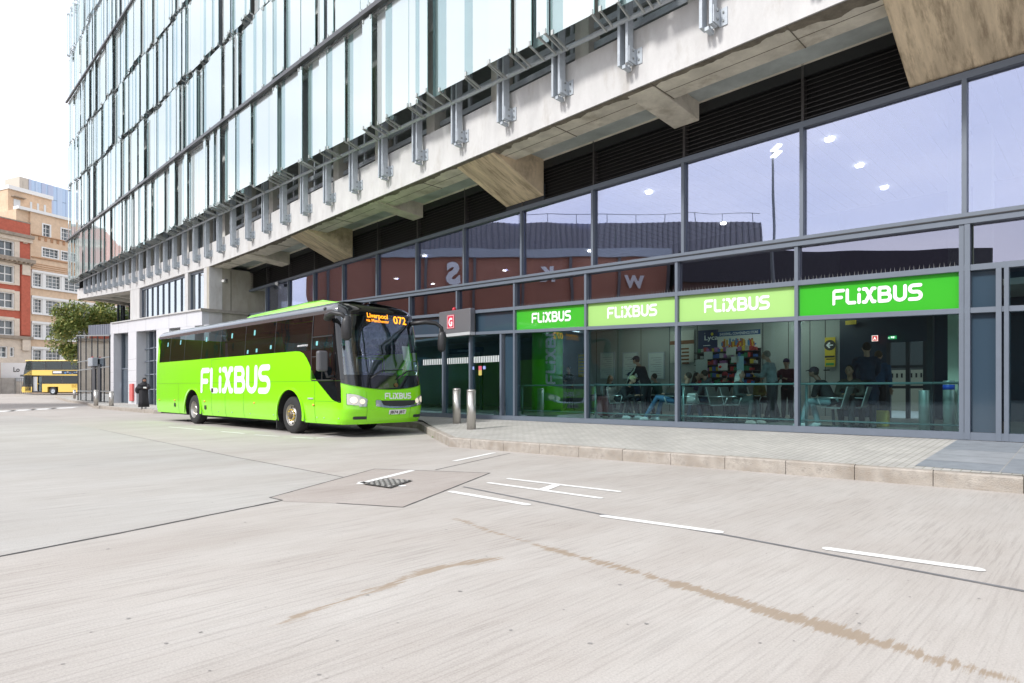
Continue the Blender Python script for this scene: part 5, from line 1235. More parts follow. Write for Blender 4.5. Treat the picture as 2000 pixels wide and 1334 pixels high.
# ---- buildings across the bus station, seen only as reflections in the glazing
M_TERRA = mat('terracotta', (.43, .19, .125), .8, var=.08, scale=.4)
XO = -46
ob = thing('terracotta_shopping_centre', 'terracotta clad shopping centre with grey metal upper storey across the bus station', 'building', (XO, 0, 0))
mb = MB(); mb.box(XO-20, XO, 2, 41, 0, 15.4); mb.build('wall', M_TERRA, ob)
mb = MB()
for i in range(8): mb.box(XO, XO+.3, 2+i*5.2, 2.3+i*5.2, 3.6, 15.4)
mb.build('wall_rib', mat('rib', (.16, .15, .15), .6), ob)
mb = MB(); mb.box(XO-19, XO+.35, 1.8, 41.2, 15.4, 16.3); mb.build('cornice', M_GALV, ob)
mb = MB(); mb.box(XO-25, XO-3, -9, 38, 16.3, 20)
y = -9
while y < 38: mb.box(XO-3, XO-2.85, y, y+.15, 16.3, 20, 1); y += .6
mb.build('upper_storey', [mat('seam_grey', (.33, .32, .34), .6), mat('seam_dark', (.20, .20, .22), .6)], ob)
mb = MB(); 
for i in range(15): mb.tube([V(XO-3, 5+(i-4)*3.3, 20), V(XO-3, 5+(i-4)*3.3, 21)], .04, 5)
mb.tube([V(XO-3, -9, 21), V(XO-3, 38, 21)], .04, 5); mb.build('roof_rail', M_GALVD, ob)
mb = MB(); mb.box(XO, XO+.05, 2, 41, 0, 3.6); mb.build('dark_ground_floor', M_FRAMED, ob)
for ch, y0, zc, hc in (('W', 4.6, 12.0, 1.35), ('K', 14.3, 12.8, 1.6), ('S', 24.4, 12.6, 2.2)):
    mb = MB(); text_into(mb, ch, lambda a, z: V(XO+.36, a, z), y0, zc, hc, bold=.05); mb.build('sign_letter', M_WHITE, ob)
ob2 = thing('dark_roofed_sheds', 'low brown brick sheds with long dark roofs across the bus station', 'building', (XO, -30, 0))
mb = MB(); mb.box(XO-18, XO+3, -70, 1.7, 0, 12.2); mb.build('wall', mat('brown_brick', (.12, .065, .05), .9, var=.2), ob2)
mb = MB(); mb.box(XO-19, XO+3.3, -71, -30, 12.2, 13.6); mb.box(XO-19, XO+3.3, -29.9, 1.6, 12.2, 15.4); mb.box(XO-10, XO-2, -60, -40, 13.6, 15.2); mb.build('roof', mat('dark_roof', (.05, .045, .055), .85, var=.2), ob2)
mast(-16.6, 3.3, 15.1, 'tall twin headed lamp mast on the forecourt, mirrored in the upper glazing')
# ================================================================== SIGNS ON THE GLAZING
M_SG1 = mat('sign_light_green', (.31, .545, .155), .5); M_SG2 = mat('sign_green', (.045, .41, .028), .10, coat=1, warp=.03, bscale=.8)
M_SW1 = mat('sign_white', (.80, .82, .80), .5)
for i, (m, lab) in enumerate(((M_SG2, 'glossy mid green sign panel with white lettering, widest and nearest the right-hand doors'), (M_SG1, 'pale lime sign panel with white lettering, the wider of the two pale ones'),
                              (M_SG1, 'pale lime sign panel with white lettering, the narrower of the two pale ones'), (M_SG2, 'glossy green sign panel with white lettering, smallest, above the green pillar'))):
    a, b = sL[i]+.035, sL[i+1]-.035
    r = thing('sign_panel', lab, 'sign', P.w(a, .0, zS(a)), 'green fascia signs over the waiting hall windows')
    q = MB(); q.hexa([fw(a, .0, zS(a)+.045), fw(b, .0, zS(b)+.045), fw(b, .03, zS(b)+.045), fw(a, .03, zS(a)+.045), fw(a, .0, zT(a)-.05), fw(b, .0, zT(b)-.05), fw(b, .03, zT(b)-.05), fw(a, .03, zT(a)-.05)])
    q.build('panel', m, r); q = MB(); h = .30 if i else .31; wd = 1.50
    c = (a+b)/2 + (-.05 if i else -.04); tl = TILT
    put_logo(q, lambda x, z: fw(c+wd/2-x, .036, zS(c)+.23+z+(wd/2-x)*tl), 0, 0, wd, h); q.build('lettering', M_SW1, r)
# ---- door header box with red G
sa, sb = P.s_(924, .2), P.s_(863, .2); zg0 = P.z(895, 656, .3); hd = thing('door_header', 'grey metal header box with a red G sign above the sliding doors', 'door header', P.w(sa, .4, zg0))
q = MB(); q.box(sa, sb, .12, .32, zg0+.10, zg0+.86, fr=fw); q.build('box', mat('header_grey', (.20, .20, .215), .35, .4), hd, bevel=.015)
q = MB(); q.box(sa, sb, .119, .34, zg0, zg0+.098, fr=fw); q.build('trim', mat('header_trim', (.62, .63, .64), .35, .3), hd)
q = MB(); gs = P.s_(880, .33); q.box(gs-.19, gs+.19, .3215, .335, zg0+.26, zg0+.72, fr=fw); gp = q.build('red_panel', mat('sign_red', (.62, .03, .07), .4), hd, bevel=.01)
q = MB()
for (a_, b_, c_, d_) in ((gs-.17, gs+.17, zg0+.28, zg0+.292), (gs-.17, gs+.17, zg0+.688, zg0+.70), (gs-.17, gs-.158, zg0+.28, zg0+.70), (gs+.158, gs+.17, zg0+.28, zg0+.70)): q.box(a_, b_, .336, .339, c_, d_, fr=fw)
text_into(q, 'G', lambda x, z: fw(gs-x, .338, z), 0, zg0+.35, .27, .20, bold=.04, center=True); q.build('letter', M_WHITE, gp)
q = MB(); q.lathe([(.07, 0), (.07, .06), (.04, .11), (0, .12)], P.w(P.s_(888, .2), .22, zg0+.86), 12); q.build('alarm_light', MATS['red_lamp'], hd)
for k, (x, y, w_, h_, c) in enumerate([(924, 719, 7, 6, (.3, .38, .7)), (938, 719, 9, 8, (.6, .1, .15)), (946, 718, 7, 6, (.3, .38, .7)), (938, 728, 9, 10, (.55, .45, .12)), (921, 730, 3.5, 10, (.6, .65, .7))]):
    s_ = P.s_(x); z = P.z(x, y); ww_, hh = w_*.0085, h_*.0085
    q = MB(); q.box(s_-ww_, s_+ww_, .002, .006, z-hh, z+hh, fr=fw); q.build('door_sticker', mat('sticker%d' % k, c, .5), bld)
# ---- security cameras
def cctv(pos, d, lab):
    t = thing('security_camera', lab, 'security camera', pos); p = Vector(pos); q = MB()
    q.tube([p, p+d*.18, p+d*.18+V(0, 0, -.08)], .03, 8); q.build('bracket', M_LIGHTGREY, t)
    q = MB(); e = p+d*.18+V(0, 0, -.13); q.tube([e-d*.10, e+d*.2], .075, 10); q.build('housing', mat('cctv_white', (.62, .62, .60), .4), t)
cctv(P.w(SC-.02, 1.25, P.z(452, 546, 1.1)), (P.u*-.6+P.n*.8).normalized(), 'white security camera on the concrete return wall above the coach')
cctv(P.w(P.s_(548), .12, P.z(548, 552)), (P.n*.6-P.u*.8).normalized(), 'grey security camera on the dark glazing behind the coach roof')

# ================================================================== WAITING HALL INSIDE
FZ = .42; BK = -7.0; hall = thing('waiting_hall', 'waiting hall interior with grey wall panels, plank ceiling and downlights behind the glass', 'interior', P.w(2, -4, FZ))
def hb(name, m, s0, s1, o0, o1, z0, z1, parent=None, bevel=0):
    q = MB(); q.box(s0, s1, o0, o1, z0, z1, fr=fw); return q.build(name, m, parent or hall, bevel)
SF = 34
M_WALLP = mat('wall_panel', (.34, .36, .35), .5, var=.04, scale=1); M_NAVY = mat('navy_wall', (.012, .026, .05), .4)
hb('hall_floor', mat('hall_floor', (.30, .275, .25), .35, var=.12, scale=2), -9, SF, BK-.2, -.055, .0, FZ)
q = MB(); s = -9.0
hb('ceiling', mat('plank_ceiling', (.55, .56, .57), .6), -9, SF, BK-.2, -.16, CH+5.45, CH+5.6)
q = MB(); s = -9.0
while s < SF: q.box(s, s+.015, BK, -.2, CH+5.445, CH+5.455, fr=fw); s += .32
q.build('ceiling_joint', M_DARK, hall)
M_DL = mat('downlight', (1, .93, .82), .5, emit=16)
for (x, y) in ((1620, 272), (1679, 323), (1727, 366), (1767, 398), (1267, 375), (1413, 436), (1469, 458), (1152, 490), (1217, 508), (985, 528), (908, 514), (829, 499), (846, 554), (774, 544)):
    Y = (5.43)*F/(HZ-y); q = MB(); q.lathe([(.0, CH+5.40), (.085, CH+5.40), (.085, CH+5.43)], ((x-1000)/F*Y, Y, 0), 16); q.build('ceiling_light', M_DL, hall)
BK = -7.0; bs_ = lambda x: P.s_(x, BK); bz = lambda x, y: P.z(x, y, BK)
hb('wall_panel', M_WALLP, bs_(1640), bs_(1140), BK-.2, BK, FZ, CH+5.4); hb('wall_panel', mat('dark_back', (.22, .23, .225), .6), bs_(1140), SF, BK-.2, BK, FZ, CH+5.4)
q = MB()
for x in (1165, 1207, 1252, 1308, 1362, 1490, 1540, 1582, 1612): q.box(bs_(x)-.01, bs_(x)+.01, BK+.001, BK+.006, FZ, CH+3, fr=fw)
q.build('panel_joint', M_DARK, hall)
hb('low_ceiling', mat('low_ceiling', (.40, .41, .42), .6), -9, SF, BK, -4.6, CH+2.35, CH+2.5)
for (x, o) in ((1180, -5.2), (1235, -6.0), (1262, -5.0), (1300, -6.2), (1420, -5.6), (1500, -5), (1515, -5.8), (1535, -6.4), (1545, -5.2), (1590, -5.0), (1600, -6)):
    q = MB(); p = P.w(P.s_(x, o), o, 0); q.lathe([(0, CH+2.33), (.07, CH+2.33), (.07, CH+2.349)], p, 12); q.build('ceiling_light', mat('downlight2', (1, .93, .82), .5, emit=60), hall)
# navy wall with the far doors
x0, x1 = bs_(1880), bs_(1640); dA, dB = bs_(1808), bs_(1735); zd = bz(1770, 668)
hb('navy_wall', M_NAVY, dB, x1, BK-.2, BK, FZ, CH+5.4); hb('navy_wall', M_NAVY, -9, dA, BK-.2, BK, FZ, CH+5.4); hb('navy_wall', M_NAVY, dA, dB, BK-.2, BK, zd, CH+5.4)
q = MB()
for x in (1735.5, 1773, 1807): s_ = bs_(x); q.box(s_-.05, s_+.05, BK-.1, BK+.02, FZ, zd, fr=fw)
for z in (bz(1770, 756), bz(1770, 716)): q.box(dA, dB, BK-.1, BK+.015, z-.04, z+.04, fr=fw)
q.build('far_door_frame', M_FRAMED, hall)
fd = hb('far_wall', mat('cream_wall', (.44, .40, .32), .8), dA-6, dB+6, BK-7.6, BK-7.5, FZ-.1, CH+.75)
hb('far_canopy', mat('far_canopy', (.10, .105, .11), .7), dA-6, dB+6, BK-7.9, BK-7.7, CH+.75, CH+4)
q = MB(); s_ = dA-2
while s_ < dB+2: q.box(s_, s_+.06, BK-7.5, BK-7.49, CH+.45, CH+.62, fr=fw); s_ += .16
q.build('far_wall_slot', M_DARK, hall)
hb('forecourt_floor', mat('far_floor', (.5, .5, .5), .7), dA-6, dB+6, BK-7.5, BK-.2, FZ-.1, FZ-.02)
# bright strip of daylight from the opposite forecourt is left open to the sky above the low cream wall
def sign_(name, lab, cat, m, x0, x1, y0, y1, o=BK, th=.05, dz=0):
    s0, s1 = P.s_(x1, o), P.s_(x0, o); xm = (x0+x1)/2; z0, z1 = P.z(xm, y1, o), P.z(xm, y0, o)
    t = thing(name, lab, cat, P.w(s0, o, z0)); q = MB(); q.box(s0, s1, o+.003, o+th, z0, z1, fr=fw); b = q.build('panel', m, t); return t, s0, s1, z0, z1, o+th
# departure posters
M_POST = mat('poster', (.55, .60, .60), .5)
for k, (xa, xb, lab) in enumerate(((1175, 1200, 'framed timetable poster on the grey wall, behind the walking passenger'), (1219, 1245, 'framed timetable poster on the grey wall, the middle one of three'), (1269, 1297, 'framed timetable poster on the grey wall, behind the man in the striped jacket'))):
    t, s0, s1, z0, z1, o = sign_('timetable_poster', lab, 'poster', M_POST, xa, xb, 690, 738)
    q = MB()
    for (p_, q_, r_, t_) in ((s0-.04, s0, z0-.04, z1+.04), (s1, s1+.04, z0-.04, z1+.04), (s0, s1, z1, z1+.04), (s0, s1, z0-.04, z0)): q.box(p_, q_, o-.045, o+.01, r_, t_, fr=fw)
    q.build('frame', M_GALV, t); q = MB()
    for i in range(9): q.box(s0+.08, s1-.08-.1*(i % 3), o, o+.002, z1-.18-i*.085, z1-.165-i*.085, fr=fw)
    q.build('print', mat('print_grey', (.22, .25, .27), .6), t)
t, s0, s1, z0, z1, o = sign_('yellow_poster', 'yellow notice board with dark print beside the green pillar', 'poster', mat('yellow_board', (.62, .45, .03), .5), 1131, 1144, 692, 736)
q = MB()
for i in range(6): q.box(s0+.05, s1-.05, o, o+.002, z1-.15-i*.13, z1-.11-i*.13, fr=fw)
q.build('print', MATS['print_grey'], t)
t, s0, s1, z0, z1, o = sign_('menu_board', 'tall white board with brown print left of the kiosk', 'menu board', mat('menu_white', (.50, .50, .46), .5), 1310, 1357, 646, 708)
q = MB(); q.box(s0, s1, o, o+.004, z1-.50, z1-.36, fr=fw)
rz = random.Random(4)
for i in range(5): a_ = s0+.12; q.box(s0+.2, s0+.25+rz.uniform(.2, .6), o, o+.003, z1-.70-i*.13, z1-.64-i*.13, fr=fw)
q.build('print', mat('brown_print', (.18, .07, .03), .6), t)
# kiosk
ks0, ks1 = bs_(1487), bs_(1365); kz = bz(1430, 682); kt = thing('kiosk', 'convenience kiosk with packed shelves behind its counter, under the shop sign', 'kiosk', P.w(ks0, BK, FZ))
q = MB(); q.box(ks0, ks1, BK+.01, BK+.08, FZ, kz, fr=fw); q.build('back', mat('kiosk_dark', (.025, .028, .035), .5), kt)
q = MB()
for i in range(6): q.box(ks0, ks1, BK+.08, BK+.35, FZ+1.0+i*.22, FZ+1.02+i*.22, fr=fw)
q.build('shelf', M_PLAST, kt)
q = MB(); rk = random.Random(8)
for r_ in range(6):
    s_ = ks0+.06
    while s_ < ks1-.15:
        w_ = rk.uniform(.06, .14)
        if rk.random() < .8: q.box(s_, s_+w_, BK+.12, BK+.3, FZ+1.021+r_*.22, FZ+1.021+r_*.22+rk.uniform(.08, .17), rk.randrange(6), fr=fw)
        s_ += w_+.01
go = q.build('goods', [mat('goods%d' % i, c, .5) for i, c in enumerate([(.4, .05, .05), (.05, .12, .35), (.5, .38, .05), (.35, .35, .34), (.04, .2, .1), (.3, .12, .3)])], kt); go['kind'] = 'stuff'
q = MB(); q.box(ks0, ks1, BK+.5, BK+1.1, FZ, FZ+1.0, fr=fw); q.build('counter', mat('counter', (.08, .09, .09), .5), kt)
for (x, y, w_, h_, c) in ((1393, 695, .16, .13, (.42, .47, .45)), (1437, 687, .17, .13, (.45, .48, .45)), (1380, 717, .22, .26, (.40, .46, .45)), (1421, 717, .17, .12, (.6, .6, .6)), (1445, 703, .14, .10, (.42, .47, .45)), (1455, 725, .12, .5, (.22, .42, .5))):
    s_ = bs_(x); z = bz(x, y); q = MB(); q.box(s_-w_, s_+w_, BK+.36, BK+.365, z-h_, z+h_, fr=fw); q.build('notice', mat('kn%d' % int(x), c, .5), kt)
q = MB(); s_ = bs_(1416); z = bz(1416, 717); q.ball(P.w(s_, BK+.367, z), (.06, .06, .05), 10); q.build('notice_mark', mat('red_mark', (.5, .02, .02), .5), kt)
t, s0, s1, z0, z1, o = sign_('shop_sign', 'white and blue convenience store sign with pictures of snacks above the kiosk', 'shop sign', mat('shop_sign_white', (.62, .64, .60), .5), 1403, 1487, 646, 681, BK+.1, .06)
q = MB(); q.box(s0, s1, o, o+.004, z1-.16, z1, fr=fw); bd = q.build('blue_band', mat('sign_blue', (.02, .07, .22), .5), t)
q = MB(); text_into(q, 'SHUDEHILL CONVENIENCE STORE', lambda x, z: fw(s1-.08-x, o+.006, z), 0, z1-.125, .09, s1-s0-.16, bold=.02); q.build('lettering', M_WHITE, bd)
q = MB()
for i in range(60):
    s_ = s0+.15+(s1-s0-.3)*rk.random(); 
    if abs((s_-s0)/(s1-s0)-.5) > .44: continue
    h_ = rk.uniform(.05, .26); z = z0+.05+rk.random()*.08; q.box(s_-.03, s_+.03, o, o+.002+.0002*i, z, z+h_, rk.randrange(4), fr=fw)
q.build('snack_picture', [mat('sn%d' % i, c, .5) for i, c in enumerate([(.5, .08, .03), (.6, .35, .04), (.08, .2, .4), (.3, .12, .05)])], t)
t, s0, s1, z0, z1, o = sign_('phone_card_sign', 'dark blue sign with white lettering left of the store sign', 'sign', mat('sign_navy', (.012, .03, .10), .5), 1365, 1402, 645, 681, BK+.1, .06)
q = MB(); text_into(q, 'Lyca', lambda x, z: fw(s1-.25-x, o+.004, z), 0, z0+.30, .17, .5, bold=.01)
q.box(s0+.25, s1-.2, o, o+.003, z0+.10, z0+.12, fr=fw); q.box(s0+.45, s1-.25, o, o+.003, z1-.13, z1-.10, fr=fw); q.build('lettering', M_WHITE, t)
q = MB(); q.ball(P.w(s0+.18, o+.003, z1-.15), (.05, .05, .06), 8); q.build('sun_mark', mat('yellow_mark', (.6, .5, .03), .5), t)
# yellow direction sign
t, s0, s1, z0, z1, o = sign_('direction_sign', 'tall yellow sign with white arrow in black disc above the seated man in jeans', 'sign', mat('direction_yellow', (.62, .46, .04), .5), 1612, 1632, 659, 716, BK+.1, .05)
sm = (s0+s1)/2; q = MB()
q.add([fw(sm+.16*cos(2*pi*i/28), o+.002, z1-.24+.16*sin(2*pi*i/28)) for i in range(28)], [tuple(range(28))])
q.box(sm-.14, sm+.14, o, o+.002, z1-.62, z1-.56, fr=fw); q.box(sm-.14, sm+.1, o, o+.002, z1-.68, z1-.65, fr=fw); q.box(sm, sm+.18, o, o+.002, z1-1.02, z1-.98, fr=fw); dk = q.build('disc', M_PLAST, t)
q = MB(); q.box(sm-.09, sm+.09, o+.004, o+.006, z1-.255, z1-.225, fr=fw); q.hexa([fw(sm+.10, o+.004, z1-.25), fw(sm+.02, o+.004, z1-.165), fw(sm-.01, o+.004, z1-.19), fw(sm+.06, o+.004, z1-.24), fw(sm+.10, o+.006, z1-.23), fw(sm+.02, o+.006, z1-.145), fw(sm-.01, o+.006, z1-.17), fw(sm+.06, o+.006, z1-.22)])
q.hexa([fw(sm+.10, o+.0065, z1-.23), fw(sm+.02, o+.0065, z1-.315), fw(sm-.01, o+.0065, z1-.29), fw(sm+.06, o+.0065, z1-.24), fw(sm+.10, o+.0075, z1-.25), fw(sm+.02, o+.0075, z1-.335), fw(sm-.01, o+.0075, z1-.31), fw(sm+.06, o+.0075, z1-.26)]); q.build('arrow', M_WHITE, dk)
q = MB(); q.box(s0+.03, s1-.03, o, o+.002, z1-.86, z1-.78, fr=fw); q.build('green_band', mat('band_green', (.05, .3, .1), .5), t)
# red A and green exit signs
t, s0, s1, z0, z1, o = sign_('gate_sign', 'small illuminated red sign with a white letter A above the far doors', 'sign', mat('sign_red_lit', (.75, .03, .03), .5, emit=.9), 1704, 1715.5, 655.5, 666.5, BK+.3, .06)
sm = (s0+s1)/2; q = MB(); text_into(q, 'A', lambda x, z: fw(sm-x, o+.004, z), 0, z0+(z1-z0)*.22, (z1-z0)*.56, (z1-z0)*.5, bold=.02, center=True)
for (a_, b_, c_, d_) in ((s0, s1, z0, z0+.01), (s0, s1, z1-.01, z1), (s0, s0+.01, z0, z1), (s1-.01, s1, z0, z1)): q.box(a_, b_, o, o+.003, c_, d_, fr=fw)
q.build('letter', mat('lit_white', (1, .85, .8), .5, emit=1.2), t)
t, s0, s1, z0, z1, o = sign_('exit_sign', 'small illuminated green exit sign above the far glass doors', 'exit sign', mat('exit_green', (.02, .42, .12), .5, emit=.5), 1736, 1751.5, 656, 662.5, BK+.3, .06)
q = MB(); zm = (z0+z1)/2; q.box(s1-.14, s1-.11, o, o+.003, z0+.02, z1-.04, fr=fw); q.add([fw(s1-.18, o+.002, zm), fw(s1-.07, o+.002, zm), fw(s1-.125, o+.002, z1-.015)], [(0, 1, 2)])
q.box(s0+.10, s0+.13, o, o+.003, z0+.03, z1-.02, fr=fw); q.box(s0+.16, s0+.2, o, o+.003, z0+.03, z1-.05, fr=fw); q.build('pictogram', MATS['lit_white'], t)
t, s0, s1, z0, z1, o = sign_('stop_flag', 'yellow hexagonal flag sign hanging at the top of the navy wall', 'sign', MATS['direction_yellow'], 1652, 1673, 626, 634, BK+.2, .05)
# ---- columns
M_COL = mat('column_cream', (.50, .52, .42), .6, var=.05)
for (xa, xb, o) in ((1851, 1887, -1.0), (1900, 1936, -2.6)):
    a_, b_ = P.s_(xb, o), P.s_(xa, o); hb('column', M_COL, a_, b_, o-.45, o, FZ, CH+5.4)
pc = P.w(P.s_(1069, -3.9), -3.9, 0); gp = thing('green_pillar', 'round pillar wrapped in green with white lettering running up it', 'pillar', (pc.x, pc.y, FZ))
zt_g = CH+2.9; q = MB(); q.lathe([(.58, FZ), (.58, zt_g)], pc, 40); q.build('wrap', mat('pillar_green', (.10, .62, .03), .35), gp)
q = MB(); q.lathe([(.56, zt_g), (.56, CH+5.44)], pc, 40); q.build('shaft', mat('pillar_white', (.6, .63, .6), .6), gp)
q = MB(); tocam = math.atan2(-pc.y, -pc.x)+.25
put_logo(q, lambda x, z: V(pc.x+.585*cos(tocam-z/.585), pc.y+.585*sin(tocam-z/.585), FZ+1.0+x), 0, -.17, 2.55, .38); q.build('lettering', M_SW1, gp)
q = MB()
for k in range(9): q.box(-.02, .02, -.001, .01, 0, .012, fr=lambda a, b, c, k=k: V(pc.x+(.585+b)*cos(tocam-.75+a*3), pc.y+(.585+b)*sin(tocam-.75+a*3), FZ+.3+k*.33+c))
q.build('height_mark', M_PLAST, gp)
# dark posts and steel bollards inside
hb('door_post', M_FRAMED, P.s_(1822, -1.6), P.s_(1810, -1.6), -1.75, -1.6, FZ, CH+1.7); 
def ib(x, o, h, lab, band=False):
    p = P.w(P.s_(x, o), o, FZ); t = thing('bollard', lab, 'bollard', p, 'steel bollards inside the doors'); q = MB(); q.lathe([(.09, 0), (.09, h), (.085, h+.01)], p, 20); q.build('post', mat('inside_steel', (.33, .38, .36), .4, .5), t)
    if band: q = MB(); q.lathe([(.093, h-.16), (.093, h-.07)], p, 20); q.build('blue_band', mat('blue_tape', (.02, .08, .5), .5), t)
ib(1805, -.95, .80, 'steel bollard inside the hall left of the dark door post'); ib(1853, -.7, .98, 'steel bollard inside with a blue band, in front of the cream column', True)
# guard rails behind the glass
gr = thing('guard_rail', 'steel guard rail with two tubes running behind the waiting hall glass', 'guard rail', P.w(0, -.3, FZ))
for z, r in ((1.36, .024), (.60, .018)):
    q = MB(); q.tube([fw(P.s_(1877, -.3), -.3, z), fw(P.s_(1012, -.3), -.3, z)], r, 10); q.build('tube', mat('rail_teal', (.20, .30, .29), .3, .5), gr)
for x in (1874, 1575, 1335, 1163, 1020): q = MB(); p = P.w(P.s_(x, -.33), -.33, FZ); q.lathe([(.028, 0), (.028, 1.34-FZ)], p, 10); q.build('post', MATS['rail_teal'], gr)
q = MB()
# notice board on a post seen through the doors
t = thing('information_board', 'dark information board on posts inside the sliding doors', 'sign', P.w(P.s_(905, -3), -3, FZ)); o = -3
q = MB(); q.box(P.s_(945, o), P.s_(880, o), o, o+.08, P.z(910, 690, o), P.z(910, 680, o), fr=fw); q.build('header', M_NAVY, t)
q = MB(); q.box(P.s_(943, o), P.s_(940, o), o-.02, o+.06, FZ, P.z(910, 690, o), fr=fw); q.build('post', M_FRAMED, t)
q = MB(); text_into(q, 'Information', lambda x, z: fw(P.s_(897, o)-x, o+.085, z), 0, P.z(910, 687, o), .10, .9); q.build('lettering', MATS['notice_blue'] if 'notice_blue' in MATS else M_WHITE, t)
q = MB(); q.box(P.s_(917, o), P.s_(884, o), o, o+.04, P.z(910, 742, o), P.z(910, 694, o), fr=fw); q.build('map_panel', mat('map_panel', (.20, .26, .24), .5), t)
# ---- beam seats: bench axis runs away from the glass, sitters face along +-u
M_PERF = mat('perforated_steel', (.42, .45, .44), .35, .7)
def seat(x, o, face, lab, n=1):
    """face=+1 sitters look away along the facade (left in the photo), -1 look right"""
    s_ = P.s_(x, o); base = P.w(s_, o, FZ); t = thing('waiting_chair', lab, 'chair', base, 'steel waiting seats'); g = lambda a, b, c: P.w(s_+a*face, o+b, FZ+c)
    q = MB(); q.hexa([g(-.22, -.23, .42), g(.24, -.23, .45), g(.24, .23, .45), g(-.22, .23, .42), g(-.22, -.23, .44), g(.24, -.23, .47), g(.24, .23, .47), g(-.22, .23, .44)]); q.build('seat', M_PERF, t)
    q = MB(); q.hexa([g(-.24, -.22, .45), g(-.22, -.22, .45), g(-.22, .22, .45), g(-.24, .22, .45), g(-.36, -.22, .88), g(-.34, -.22, .88), g(-.34, .22, .88), g(-.36, .22, .88)]); q.build('backrest', M_PERF, t)
    q = MB(); q.tube([g(-.27, .25, .64), g(.2, .25, .66), g(.22, .25, .62), g(.14, .25, .43)], .016, 6); q.build('armrest', M_STEEL, t)
    q = MB(); q.tube([g(0, -.02, .40), g(-.02, -.02, .06)], .03, 8); q.tube([g(-.28, -.02, .03), g(.26, -.02, .03)], .025, 6); q.build('leg', M_PLAST, t)
